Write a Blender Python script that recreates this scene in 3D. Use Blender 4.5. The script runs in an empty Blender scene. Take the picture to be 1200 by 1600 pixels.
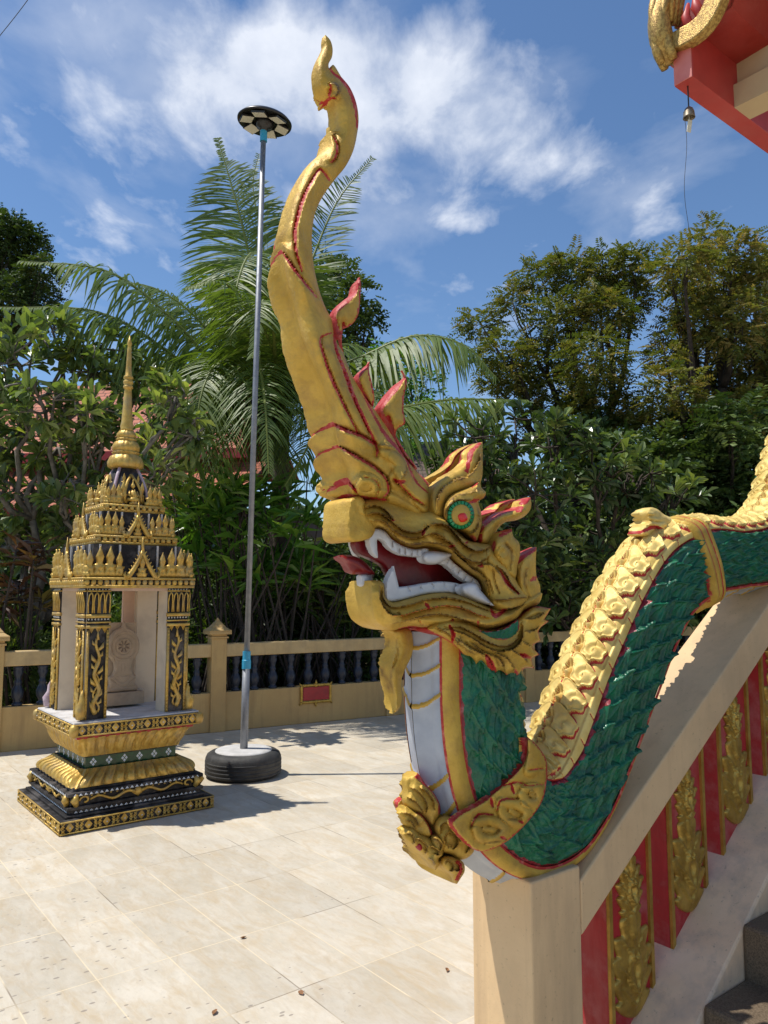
import bpy, math, random
import numpy as np
from mathutils import Vector
from mathutils.geometry import delaunay_2d_cdt
S = bpy.context.scene
col = S.collection
R = math.radians
rng = np.random.default_rng(7)

# ------------------------------------------------------------ camera
CAMH = 1.55
PITCH = math.atan(120/1202)
cam_d = bpy.data.cameras.new('camera'); cam = bpy.data.objects.new('camera', cam_d); col.objects.link(cam)
cam.location = (0, 0, CAMH); cam.rotation_euler = (math.pi/2+PITCH, 0, 0)
cam_d.sensor_fit = 'VERTICAL'; cam_d.sensor_height = 36; cam_d.lens = 36*1202/1600
cam_d.clip_start = .05; cam_d.clip_end = 3000
S.camera = cam
S.render.resolution_x = 768; S.render.resolution_y = 1024
# ------------------------------------------------------------ light
SUN_EL = R(66); SUN_AZ = R(180)            # azimuth: the sun stands over -X
sd = bpy.data.lights.new('sun', 'SUN'); sd.energy = 4.6; sd.angle = R(.55); sd.color = (1, .955, .88)
so = bpy.data.objects.new('sun', sd); col.objects.link(so)
to_sun = Vector((math.cos(SUN_EL)*math.cos(SUN_AZ), math.cos(SUN_EL)*math.sin(SUN_AZ)-.012, math.sin(SUN_EL)))
so.rotation_euler = to_sun.to_track_quat('Z', 'Y').to_euler(); so.location = (-8, 0, 14)
W = bpy.data.worlds.new('World'); S.world = W; W.use_nodes = True
wn = W.node_tree.nodes; wl = W.node_tree.links; wn.clear()
def wnode(t, **k):
    n = wn.new(t)
    for a, b in k.items(): setattr(n, a, b)
    return n
def wmath(op, a, b=None, clamp=False):
    n = wn.new('ShaderNodeMath'); n.operation = op; n.use_clamp = clamp
    for i, v in enumerate((a, b)):
        if v is None: continue
        if hasattr(v, 'links'): wl.new(v, n.inputs[i])
        else: n.inputs[i].default_value = v
    return n.outputs[0]
sky = wnode('ShaderNodeTexSky', sky_type='NISHITA', sun_disc=False, sun_elevation=SUN_EL, sun_rotation=R(270),
            air_density=1.0, dust_density=.15, ozone_density=4.5, altitude=0)
out = wnode('ShaderNodeOutputWorld'); bg = wnode('ShaderNodeBackground'); bg.inputs[1].default_value = .125
tc = wnode('ShaderNodeTexCoord'); sx = wnode('ShaderNodeSeparateXYZ'); wl.new(tc.outputs['Generated'], sx.inputs[0])
zz = wmath('MAXIMUM', sx.outputs[2], .04)
cx = wmath('DIVIDE', sx.outputs[0], zz); cy = wmath('DIVIDE', sx.outputs[1], zz)   # a flat cloud layer seen in perspective
cv = wnode('ShaderNodeCombineXYZ'); wl.new(cx, cv.inputs[0]); wl.new(cy, cv.inputs[1])
def wnoise(scale, detail, rough, dist=0., sy=1., rot=0., off=0.):
    mp = wnode('ShaderNodeMapping'); mp.inputs['Scale'].default_value = (1, sy, 1); mp.inputs['Rotation'].default_value = (0, 0, rot)
    mp.inputs['Location'].default_value = (off, off*.7, 0)
    wl.new(cv.outputs[0], mp.inputs[0])
    n = wnode('ShaderNodeTexNoise'); n.inputs['Scale'].default_value = scale; n.inputs['Detail'].default_value = detail
    n.inputs['Roughness'].default_value = rough; n.inputs['Distortion'].default_value = dist
    wl.new(mp.outputs[0], n.inputs[0]); return n.outputs[0]
nf = wnoise(6.0, 10, .58, .2, .55, 0., 1.7); nw = wnoise(2.6, 7, .55, .3, .8, -.75, 4.1)
def blob(x, y, rx, ry, rot=0., amp=1.):
    dx = wmath('SUBTRACT', cx, x); dy = wmath('SUBTRACT', cy, y)
    c, s = math.cos(rot), math.sin(rot)
    a = wmath('DIVIDE', wmath('ADD', wmath('MULTIPLY', dx, c), wmath('MULTIPLY', dy, s)), rx)
    b = wmath('DIVIDE', wmath('SUBTRACT', wmath('MULTIPLY', dy, c), wmath('MULTIPLY', dx, s)), ry)
    d = wmath('ADD', wmath('MULTIPLY', a, a), wmath('MULTIPLY', b, b))
    e = wmath('POWER', 2.718, wmath('MULTIPLY', d, -1.))
    return wmath('MULTIPLY', e, amp)
bl = [(-.28, 1.44, .38, .21, .1, .70), (.06, 1.50, .28, .15, .5, .60), (-.05, 1.88, .22, .14, .0, .50), (.23, 2.02, .10, .06, .3, .40),
      (.36, 1.68, .42, .13, .75, .42), (.72, 2.0, .25, .10, .8, .16), (-.72, 2.0, .35, .22, .3, .20), (-1.6, 2.1, .5, .4, 0, .2), (-.4, 2.3, .3, .15, 0, .18), (.3, 2.5, .35, .14, .3, .15),
      (1.8, -.5, 1., .6, .3, .5), (-2.2, -1, 1., .9, .3, .5), (.4, -1.6, .8, .6, 0, .5)]
m = None
for b in bl:
    e = blob(*b); m = e if m is None else wmath('ADD', m, e)
m = wmath('MINIMUM', m, .74)
cl = wmath('ADD', wmath('SUBTRACT', nf, .62), wmath('MULTIPLY', m, .74))
cl = wmath('MULTIPLY', wmath('MAXIMUM', cl, 0.), 2.5, True)
thin = wmath('MULTIPLY', wmath('MAXIMUM', wmath('SUBTRACT', wmath('ADD', nw, wmath('MULTIPLY', m, .30)), .52), 0.), 1.15, True)
cl = wmath('MAXIMUM', wmath('MULTIPLY', cl, .82), thin)
rampc = wnode('ShaderNodeMapRange'); wl.new(nf, rampc.inputs[0]); rampc.inputs[1].default_value = .35; rampc.inputs[2].default_value = .75
mixc = wnode('ShaderNodeMix', data_type='RGBA'); wl.new(rampc.outputs[0], mixc.inputs[0])
mixc.inputs[6].default_value = (5.0, 5.5, 6.5, 1); mixc.inputs[7].default_value = (8.0, 8.2, 8.6, 1)
mx = wnode('ShaderNodeMix', data_type='RGBA'); wl.new(cl, mx.inputs[0]); hs_ = wnode('ShaderNodeHueSaturation'); hs_.inputs['Saturation'].default_value = 1.06; wl.new(sky.outputs[0], hs_.inputs['Color']); wl.new(hs_.outputs[0], mx.inputs[6]); wl.new(mixc.outputs[2], mx.inputs[7])
wl.new(mx.outputs[2], bg.inputs[0]); wl.new(bg.outputs[0], out.inputs[0])
S.view_settings.view_transform = 'Standard'; S.view_settings.look = 'None'; S.view_settings.exposure = .14; S.view_settings.gamma = 1

# ------------------------------------------------------------ projection helpers (pixels of the 1200x1600 photograph to real points)
cp, sp = math.cos(PITCH), math.sin(PITCH)
def rays(px, py):
    dx = (np.asarray(px, float)-600)/1202; dy = (800-np.asarray(py, float))/1202
    return np.stack([dx, cp-sp*dy, sp+cp*dy], -1)
def ground(px, py, z=0.):
    r = rays(px, py); return np.array([0, 0, CAMH])+r*((z-CAMH)/r[..., 2])[..., None]
def at(px, py, Y):
    r = rays(px, py); return np.array([0, 0, CAMH])+r*(Y/r[..., 1])[..., None]
AX = R(38)
U = np.array([math.cos(AX), math.sin(AX), 0.]); V = np.array([-math.sin(AX), math.cos(AX), 0.]); NN = -V   # NN points to the stair side
# ------------------------------------------------------------ objects
def tag(o, label=None, cat=None, group=None, kind=None):
    if label: o['label'] = label
    if cat: o['category'] = cat
    if group: o['group'] = group
    if kind: o['kind'] = kind
    return o
def empty(name, loc, rz=0.):
    o = bpy.data.objects.new(name, None); o.empty_display_size = .1; col.objects.link(o)
    o.location = tuple(float(v) for v in loc); o.rotation_euler = (0, 0, rz); return o
def mk(name, verts, faces, mats, parent=None, smooth=False, midx=None, attrs=None, world=False):
    """verts (N,3); faces: array (M,k), or a list of such arrays / of tuples"""
    verts = np.asarray(verts, np.float64).reshape(-1, 3)
    if isinstance(faces, np.ndarray): faces = [faces]
    if len(faces) and not isinstance(faces[0], np.ndarray):
        by = {}
        for f in faces: by.setdefault(len(f), []).append(f)
        faces = [np.array(v, np.int64) for v in by.values()] if midx is None else None or [np.array([f], np.int64) for f in faces]
    me = bpy.data.meshes.new(name)
    if world and parent is not None:
        c, s = math.cos(-parent.rotation_euler.z), math.sin(-parent.rotation_euler.z)
        v = verts-np.array(parent.location); verts = np.stack([v[:, 0]*c-v[:, 1]*s, v[:, 0]*s+v[:, 1]*c, v[:, 2]], -1)
    fl = np.concatenate([f.ravel() for f in faces]); tot = np.concatenate([np.full(len(f), f.shape[1]) for f in faces])
    st = np.concatenate([[0], np.cumsum(tot)[:-1]])
    me.vertices.add(len(verts)); me.vertices.foreach_set('co', verts.ravel())
    me.loops.add(len(fl)); me.loops.foreach_set('vertex_index', fl.astype(np.int32))
    me.polygons.add(len(tot)); me.polygons.foreach_set('loop_start', st.astype(np.int32)); me.polygons.foreach_set('loop_total', tot.astype(np.int32))
    if midx is not None: me.polygons.foreach_set('material_index', np.asarray(midx, np.int32))
    if attrs:
        for k, a in attrs.items():
            at_ = me.attributes.new(k, 'FLOAT', 'POINT'); at_.data.foreach_set('value', np.asarray(a, np.float32))
    me.update(calc_edges=True); me.validate()
    me.polygons.foreach_set('use_smooth', np.full(len(me.polygons), bool(smooth)))
    if smooth not in (True, False): me.set_sharp_from_angle(angle=R(smooth))
    for m_ in (mats if isinstance(mats, (list, tuple)) else [mats]): me.materials.append(m_)
    o = bpy.data.objects.new(name, me); col.objects.link(o)
    if parent is not None: o.parent = parent
    return o
class MB:
    """collects shapes of ONE part"""
    def __init__(s): s.v = []; s.f = {}; s.n = 0; s.a = []
    def add(s, v, f, a=0.):
        v = np.asarray(v, float).reshape(-1, 3)
        if not isinstance(f, list) or (len(f) and not isinstance(f[0], np.ndarray)):
            by = {}
            for q in f: by.setdefault(len(q), []).append(q)
            f = [np.array(x) for x in by.values()]
        for q in f: s.f.setdefault(q.shape[1], []).append(q+s.n)
        s.v.append(v); s.n += len(v); s.a.append(np.broadcast_to(np.asarray(a, float), (len(v),)))
        return s
    def box(s, c, h, ax=None, taper=1., a=0.):
        """centre, half sizes, axes as 3 rows"""
        A = np.eye(3) if ax is None else np.asarray(ax)
        p = []
        for z in (-1, 1):
            k = taper if z > 0 else 1
            for x, y in ((-1, -1), (1, -1), (1, 1), (-1, 1)): p.append(np.asarray(c, float)+A[0]*x*h[0]*k+A[1]*y*h[1]*k+A[2]*z*h[2])
        return s.add(p, [(0, 3, 2, 1), (4, 5, 6, 7), (0, 1, 5, 4), (1, 2, 6, 5), (2, 3, 7, 6), (3, 0, 4, 7)], a)
    def tube(s, pts, rad, n=8, a=0., cap=True):
        pts = np.asarray(pts, float); m_ = len(pts); rad = np.broadcast_to(np.asarray(rad, float), (m_,))
        T = np.gradient(pts, axis=0); T /= np.linalg.norm(T, axis=1)[:, None]+1e-9
        up = np.array([0, 0, 1.]) if abs(T[0][2]) < .9 else np.array([1., 0, 0])
        vs = []; x = np.cross(T[0], up); x /= np.linalg.norm(x)
        th = np.arange(n)*2*math.pi/n
        for i in range(m_):
            x = x-T[i]*np.dot(x, T[i]); x /= np.linalg.norm(x)+1e-9; y = np.cross(T[i], x)
            vs.append(pts[i]+rad[i]*(np.cos(th)[:, None]*x+np.sin(th)[:, None]*y))
        i = np.arange(m_-1)[:, None]*n; j = np.arange(n)[None]; j2 = (j+1) % n
        f = np.stack([i+j, i+j2, i+n+j2, i+n+j], -1).reshape(-1, 4); fl = [f]
        if cap: fl.append(np.array([list(range(n))[::-1]])); fl.append(np.array([[(m_-1)*n+k for k in range(n)]]))
        return s.add(np.concatenate(vs), fl, a)
    def lathe(s, prof, c=(0, 0, 0), n=24, flute=0, fa=0., a=0.):
        prof = np.asarray(prof, float); th = np.arange(n)*2*math.pi/n; vs = []
        for r, z in prof:
            rr = r*(1+fa*np.abs(np.cos(th*flute/2))) if flute else np.full(n, r)
            vs.append(np.stack([rr*np.cos(th)+c[0], rr*np.sin(th)+c[1], np.full(n, z+c[2])], -1))
        m_ = len(prof); i = np.arange(m_-1)[:, None]*n; j = np.arange(n)[None]; j2 = (j+1) % n
        f = np.stack([i+j, i+j2, i+n+j2, i+n+j], -1).reshape(-1, 4)
        return s.add(np.concatenate(vs), [f, np.array([list(range(n))[::-1]]), np.array([[(m_-1)*n+k for k in range(n)]])], a)
    def frust(s, c, h0, h1, z0, z1, ax=None, a=0.):
        A = np.eye(3) if ax is None else np.asarray(ax); p = []
        for hh, z in ((h0, z0), (h1, z1)):
            for x, y in ((-1, -1), (1, -1), (1, 1), (-1, 1)): p.append(np.asarray(c, float)+A[0]*x*hh+A[1]*y*hh+np.array([0, 0, z]))
        return s.add(p, [(0, 3, 2, 1), (4, 5, 6, 7), (0, 1, 5, 4), (1, 2, 6, 5), (2, 3, 7, 6), (3, 0, 4, 7)], a)
    def prism(s, poly, o, ax, ay, az, th, a=0.):
        """polygon in plane (ax, ay) at origin o, thickness th along az (centred)"""
        poly = np.asarray(poly, float); n = len(poly); P = np.asarray(o)+poly[:, :1]*np.asarray(ax)+poly[:, 1:]*np.asarray(ay)
        v = np.concatenate([P-np.asarray(az)*th/2, P+np.asarray(az)*th/2])
        f = [tuple(range(n))[::-1], tuple(range(n, 2*n))]+[(i, (i+1) % n, n+(i+1) % n, n+i) for i in range(n)]
        return s.add(v, f, a)
    def build(s, name, mat, parent=None, smooth=False, attr=None, world=False):
        return mk(name, np.concatenate(s.v), [np.concatenate(q) for q in s.f.values()], mat, parent, smooth, attrs={attr: np.concatenate(s.a)} if attr else None, world=world)
def bevel(o, w=.01, seg=2):
    b = o.modifiers.new('bevel', 'BEVEL'); b.width = w; b.segments = seg; b.limit_method = 'ANGLE'; b.angle_limit = R(40); return o
# ------------------------------------------------------------ materials
def mat(name, c1, c2=None, rough=.6, metal=0., nscale=8., bump=0., bscale=40., bdist=.01, attr=None, c3=None, coat=0., spec=None, rvar=0., nmix=(.35, .65),
        grime=None, gscale=1.2, trans=0., metal3=0., detail=6., c4=None, sharp=False, streak=None, dirt_shade=None):
    m_ = bpy.data.materials.new(name); m_.use_nodes = True; nt = m_.node_tree; N = nt.nodes; L = nt.links
    b = N['Principled BSDF']; b.inputs['Roughness'].default_value = rough; b.inputs['Metallic'].default_value = metal
    if spec is not None: b.inputs['Specular IOR Level'].default_value = spec
    if coat: b.inputs['Coat Weight'].default_value = coat; b.inputs['Coat Roughness'].default_value = .12
    tc = N.new('ShaderNodeTexCoord'); c = None
    def noise(sc, det=6., rg=.6):
        n = N.new('ShaderNodeTexNoise'); n.inputs['Scale'].default_value = sc; n.inputs['Detail'].default_value = det; n.inputs['Roughness'].default_value = rg
        L.new(tc.outputs['Object'], n.inputs[0]); return n.outputs[0]
    def rng_(x, lo, hi, a=0., b_=1.):
        n = N.new('ShaderNodeMapRange'); L.new(x, n.inputs[0]); n.inputs[1].default_value = lo; n.inputs[2].default_value = hi
        n.inputs[3].default_value = a; n.inputs[4].default_value = b_; return n.outputs[0]
    def mix(f, a, b_):
        n = N.new('ShaderNodeMix'); n.data_type = 'RGBA'
        for i, v in ((0, f), (6, a), (7, b_)):
            if hasattr(v, 'links'): L.new(v, n.inputs[i])
            else: n.inputs[i].default_value = v if i == 0 else (*v, 1)
        return n.outputs[2]
    c = mix(rng_(noise(nscale, detail), *nmix), c1, c2 if c2 else c1)
    if grime: c = mix(rng_(noise(gscale, 8., .65), .48, .72, 0., .8), c, grime)
    if streak:
        n = N.new('ShaderNodeTexNoise'); n.inputs['Scale'].default_value = 9; n.inputs['Detail'].default_value = 7; n.inputs['Roughness'].default_value = .65
        mp = N.new('ShaderNodeMapping'); mp.inputs['Scale'].default_value = (1, 1, .12); L.new(tc.outputs['Object'], mp.inputs[0]); L.new(mp.outputs[0], n.inputs[0]); c = mix(rng_(n.outputs[0], .50, .72, 0., .75), c, streak)
        c = mix(rng_(noise(70., 5., .7), .62, .68, 0., .55), c, tuple(x*.6 for x in streak))
    if attr:
        at_ = N.new('ShaderNodeAttribute'); at_.attribute_name = attr; f = at_.outputs['Fac']
        if dirt_shade:                                   # negative attribute values: crevice shade painted into the carving, with grime and dark lines
            ng = N.new('ShaderNodeMath'); ng.operation = 'MULTIPLY'; ng.use_clamp = True; L.new(f, ng.inputs[0]); ng.inputs[1].default_value = -1.
            n2 = N.new('ShaderNodeMath'); n2.operation = 'MULTIPLY'; L.new(ng.outputs[0], n2.inputs[0]); L.new(rng_(noise(28., 5.), .3, .6, .25, 1.), n2.inputs[1]); c = mix(n2.outputs[0], c, dirt_shade)
        if sharp:
            ad = N.new('ShaderNodeMath'); ad.operation = 'ADD'; L.new(f, ad.inputs[0]); L.new(rng_(noise(60., 4.), .3, .7, -.22, .22), ad.inputs[1])
            f = rng_(ad.outputs[0], .42, .58)
        if c4: c = mix(f, c, mix(rng_(noise(35., 5.), .50, .80, 0., .8), c3, c4))
        else: c = mix(f, c, c3)
        if metal and not metal3 == metal:
            L.new(rng_(f, 0, 1, metal, metal3), b.inputs['Metallic'])
    L.new(c, b.inputs['Base Color'])
    if rvar: L.new(rng_(noise(nscale*2.3, 5.), .3, .7, max(rough-rvar, .03), rough+rvar), b.inputs['Roughness'])
    if bump:
        bm = N.new('ShaderNodeBump'); bm.inputs['Strength'].default_value = bump; bm.inputs['Distance'].default_value = bdist
        L.new(noise(bscale, 5.), bm.inputs['Height']); L.new(bm.outputs[0], b.inputs['Normal'])
    if trans:
        tr = N.new('ShaderNodeBsdfTranslucent'); L.new(c, tr.inputs[0]); ms = N.new('ShaderNodeMixShader'); ms.inputs[0].default_value = trans
        L.new(b.outputs[0], ms.inputs[1]); L.new(tr.outputs[0], ms.inputs[2]); L.new(ms.outputs[0], N['Material Output'].inputs[0])
    return m_
GOLD1, GOLD2 = (.64, .415, .075), (.47, .285, .036)
RED, PINK = (.42, .018, .014), (.78, .27, .20)
M = {}
M['gold'] = mat('gold_paint', GOLD1, GOLD2, rough=.54, metal=.28, nscale=9, bump=.6, bscale=110, bdist=.004, attr='paint', c3=RED, c4=PINK, rvar=.12, metal3=0., sharp=True, grime=(.34, .20, .05), gscale=14, dirt_shade=(.12, .055, .015))
M['palegold'] = mat('pale_gold_paint', (.76, .57, .19), (.60, .41, .10), rough=.54, metal=.2, nscale=14, bump=.4, bscale=90, bdist=.004, attr='paint', c3=RED, c4=(.55, .1, .1), rvar=.1, metal3=0., sharp=True)
M['green'] = mat('green_enamel', (.004, .155, .068), (.002, .065, .034), rough=.36, nscale=16, bump=.9, bscale=38, bdist=.010, coat=.12, rvar=.1, attr='paint', c3=(.25, .01, .02), c4=(.6, .2, .22), sharp=True)
M['belly'] = mat('grey_belly_paint', (.33, .36, .42), (.42, .45, .50), rough=.42, nscale=14, bump=.15, bscale=60, bdist=.003, attr='paint', c3=GOLD2, sharp=True)
M['white'] = mat('tooth_white', (.60, .60, .60), (.48, .48, .50), rough=.4, nscale=20, bump=.15, bscale=60, bdist=.003, attr='paint', c3=(.4, .36, .34), sharp=True)
M['red'] = mat('red_paint', (.40, .012, .02), (.27, .008, .014), rough=.32, nscale=12, bump=.3, bscale=50, bdist=.004)
M['pinkred'] = mat('faded_red_paint', (.55, .06, .07), (.80, .40, .38), rough=.6, nscale=60, nmix=(.5, .75))
M['mouthred'] = mat('mouth_red', (.20, .005, .010), (.11, .003, .006), rough=.35, nscale=12, bump=.2, bscale=30)
M['eyegreen'] = mat('eye_green', (.005, .16, .05), (.015, .30, .10), rough=.15, nscale=60)
M['eyered'] = mat('eye_red', (.62, .010, .006), (.75, .04, .02), rough=.25, nscale=120)
# ------------------------------------------------------------ relief engine
def crom(pts, closed=False, step=3., sharp=()):
    """Catmull-Rom through points, resampled every `step`; indices in sharp stay corners"""
    P = np.asarray(pts, float); n = len(P); outp = []
    rngi = range(n if closed else n-1)
    for i in rngi:
        p1 = P[i]; p2 = P[(i+1) % n]
        p0 = P[(i-1) % n] if (closed or i > 0) else p1-(p2-p1)
        p3 = P[(i+2) % n] if (closed or i < n-2) else p2+(p2-p1)
        if i in sharp: p0 = p1-(p2-p1)*.6
        if (i+1) % n in sharp: p3 = p2+(p2-p1)*.6
        k = max(1, int(round(np.linalg.norm(p2-p1)/step)))
        d1 = max(np.linalg.norm(p1-p0), 1e-6)**.5; d2 = max(np.linalg.norm(p2-p1), 1e-6)**.5; d3 = max(np.linalg.norm(p3-p2), 1e-6)**.5
        m1 = (p1-p0)/d1-(p2-p0)/(d1+d2)+(p2-p1)/d2; m2 = (p2-p1)/d2-(p3-p1)/(d2+d3)+(p3-p2)/d3
        m1 = m1*d2; m2 = m2*d2
        for t in np.arange(k)/k:
            h = (2*t**3-3*t**2+1)*p1+(t**3-2*t**2+t)*m1+(-2*t**3+3*t**2)*p2+(t**3-t**2)*m2
            outp.append(h)
    if not closed: outp.append(P[-1])
    return np.array(outp)
def dseg(P, L, closed=False):
    """distance of points to a polyline, and the arclength fraction of the nearest spot"""
    A = L if closed else L[:-1]; B = np.roll(L, -1, 0) if closed else L[1:]
    best = np.full(len(P), 1e9); fr = np.zeros(len(P)); ls = np.linalg.norm(B-A, axis=1); cum = np.concatenate([[0], np.cumsum(ls)])
    for i in range(len(A)):
        ab = B[i]-A[i]; q = P-A[i]; t = np.clip((q@ab)/(ab@ab+1e-12), 0, 1)
        d = np.linalg.norm(q-t[:, None]*ab, axis=1); w = d < best
        best = np.where(w, d, best); fr = np.where(w, (cum[i]+t*ls[i])/max(cum[-1], 1e-9), fr)
    return best, fr
def inside(P, L):
    x, y = P[:, 0], P[:, 1]; c = np.zeros(len(P), bool); j = len(L)-1
    for i in range(len(L)):
        xi, yi = L[i]; xj, yj = L[j]
        c ^= ((yi > y) != (yj > y)) & (x < (xj-xi)*(y-yi)/(yj-yi+1e-12)+xi); j = i
    return c
def vnoise(P, sc, seed=0):
    """smooth value noise 0..1 in 2-D"""
    r = np.random.default_rng(seed); G = r.random((64, 64)); q = P/sc; i = np.floor(q).astype(int); f = q-i; f = f*f*(3-2*f)
    a = G[i[:, 0] % 64, i[:, 1] % 64]; b = G[(i[:, 0]+1) % 64, i[:, 1] % 64]; c = G[i[:, 0] % 64, (i[:, 1]+1) % 64]; d = G[(i[:, 0]+1) % 64, (i[:, 1]+1) % 64]
    return (a*(1-f[:, 0])+b*f[:, 0])*(1-f[:, 1])+(c*(1-f[:, 0])+d*f[:, 0])*f[:, 1]
def sdist(P, l):
    A = l[:-1]; B = l[1:]; best = np.full(len(P), 1e9); sg = np.ones(len(P)); fr = np.zeros(len(P)); n = len(A)
    for i in range(n):
        ab = B[i]-A[i]; q = P-A[i]; tr_ = (q@ab)/(ab@ab+1e-12); t = np.clip(tr_, 0, 1); d = np.linalg.norm(q-t[:, None]*ab, axis=1); w = d < best
        c = ab[0]*q[:, 1]-ab[1]*q[:, 0]; best = np.where(w, d, best); sg = np.where(w, np.sign(c), sg); fr = np.where(w, (i+tr_)/n, fr)
    return best*sg, fr
def relief_core(outline, step, Wf, Rr, edge, sharp=(), grooves=(), bumps=(), paintedge=0., rough=0., pw=.5, fn=None, folds=()):
    L = crom(outline, True, step*1.1, sharp)
    lo = L.min(0); hi = L.max(0); gx = np.arange(lo[0]+step/2, hi[0], step); gy = np.arange(lo[1]+step/2, hi[1], step)
    G = np.stack(np.meshgrid(gx, gy), -1).reshape(-1, 2); G = G+np.random.default_rng(3).uniform(-.18, .18, G.shape)*step
    G = G[inside(G, L)]; d, _ = dseg(G, L, True); G = G[d > step*.55]; d = d[d > step*.55]
    nb = len(L); P = np.concatenate([L, G]); d = np.concatenate([np.zeros(nb), d])
    v2, e2, f2, *_ = delaunay_2d_cdt([Vector(p) for p in P], [(i, (i+1) % nb) for i in range(nb)], [], 1, 1e-6)
    if len(v2) != len(P):
        P = np.array([tuple(v) for v in v2]); d, _ = dseg(P, L, True)
    F = np.array([tuple(f) for f in f2 if len(f) == 3]); cen = P[F].mean(1); F = F[inside(cen, L)]
    a = P[F[:, 0]]; b = P[F[:, 1]]; c = P[F[:, 2]]
    ar = (b[:, 0]-a[:, 0])*(c[:, 1]-a[:, 1])-(b[:, 1]-a[:, 1])*(c[:, 0]-a[:, 0]); F[ar < 0] = F[ar < 0][:, ::-1]; F = F[np.abs(ar) > 1e-9]
    Wv = Wf(P) if callable(Wf) else np.full(len(P), float(Wf))
    E_ = edge(P) if callable(edge) else edge; edge = .006 if callable(edge) else edge
    H = E_+(Wv-E_)*np.power(np.clip(1-(1-np.clip(d/Rr, 0, 1))**2, 0, 1), pw)
    paint = np.zeros(len(P)); ins = np.clip(d/(step*1.5), 0, 1)
    if paintedge: paint = np.maximum(paint, (d < paintedge)*1.)
    dirt_shade = np.zeros(len(P))  # grime and painted-in crevice shade along folds and grooves
    for q in bumps:                      # (points, width, amp[, taper])
        l = crom(q[0], False, step); dd, fr = dseg(P, l); w = q[1]*(1-.65*fr if len(q) > 3 and q[3] else 1.)
        H = H+ins*q[2]*np.sqrt(np.clip(1-(dd/w)**2, 0, 1))
    for q in folds:                      # (points, width, amp, side[, paint]): a carved step, high on one side of the line, cut sharp on the other
        l = crom(q[0], False, step); sd_, fr = sdist(P, l); sd_ = sd_*q[3]; en = np.clip(np.minimum(fr, 1-fr)*6+.25, 0, 1)*np.where((fr < -.02) | (fr > 1.02), 0, 1)
        up = np.exp(-np.clip(sd_, 0, None)/q[1])*(sd_ > -step*.4); dn = -.35*np.exp(-np.clip(-sd_, 0, None)/(q[1]*.35))*(sd_ <= -step*.4)
        H = H+ins*en*q[2]*(up+dn)
        dirt_shade = np.maximum(dirt_shade, en*(sd_ < step*.6)*np.exp(-np.clip(-sd_, 0, None)/2.6))
        if len(q) > 4 and q[4]: paint = np.maximum(paint, ((sd_ < 0) & (sd_ > -q[4]) & (fr > .02) & (fr < .98))*1.)
    for q in grooves:                    # (points, width, depth, paintwidth)
        l = crom(q[0], False, step); dd, fr = dseg(P, l)
        H = H-ins*q[2]*np.exp(-(dd/q[1])**2); dirt_shade = np.maximum(dirt_shade, .8*np.exp(-(dd/1.6)**2))
        if len(q) > 3 and q[3]: paint = np.maximum(paint, np.clip((q[3]*(1-.5*np.abs(2*fr-1))-dd)/(step*.5)+.5, 0, 1))
    if fn: H, paint = fn(P, d, H, paint)
    paint = np.where(paint > .15, paint, -dirt_shade)
    if rough: H = H+ins*rough*(vnoise(P, step*5, 5)-.5+.5*(vnoise(P, step*2.2, 8)-.5))
    H = np.maximum(H, min(edge, .002))
    # boundary edges
    ed = {}
    for f in F:
        for i in range(3):
            k = (int(f[i]), int(f[(i+1) % 3])); ed[k] = 1
    be = [(a_, b_) for (a_, b_) in ed if (b_, a_) not in ed]
    return P, F, H, paint, be
def solid(P3a, P3b, F, be):
    n = len(P3a); v = np.concatenate([P3a, P3b]); fl = [np.concatenate([F, F[:, ::-1]+n])]
    if be: fl.append(np.array([(b_, a_, n+a_, n+b_) for a_, b_ in be]))
    return v, fl
# the naga stands in a vertical plane that runs up along the stair rail
C0 = np.array([.393, 2.15, 0.])           # near corner of the newel post
WN = .224                                 # newel width
M0 = C0-NN*WN/2
CAMP = np.array([0, 0, CAMH])
def unproj(P, w):
    r = rays(P[:, 0], P[:, 1]); s = ((M0-CAMP)@NN+w)/(r@NN); return CAMP+r*s[:, None]
FAR = {}
def inset_left(ol, W, Rr, edge, pw, extra=0.):
    """the far half of a thick piece shows past its left rim from the stair side; draw the rim in by that much"""
    P = np.array(ol, float); n = len(P); A = np.roll(P, 1, 0); B = np.roll(P, -1, 0); t = B-A; nx = t[:, 1]/(np.linalg.norm(t, axis=1)+1e-9)
    ar = np.sum(P[:, 0]*B[:, 1]-B[:, 0]*P[:, 1]); nx = nx*np.sign(ar); w = W(P+np.array([8, 0])) if callable(W) else np.full(n, float(W)); best = np.zeros(n)
    for d in ([] if callable(extra) else np.arange(0, Rr+.1, 1.)): best = np.maximum(best, 2*330*(edge+extra*min(1, d/10)+(w-edge)*(1-(1-d/Rr)**2)**pw)-d/np.clip(-nx, .12, 1))
    best = extra(P)*np.clip(-nx*1.4, 0, 1) if callable(extra) else best*np.clip((-nx-.12)/.25, 0, 1)
    return [tuple(p) for p in P+np.stack([best, np.zeros(n)], -1)]
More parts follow.
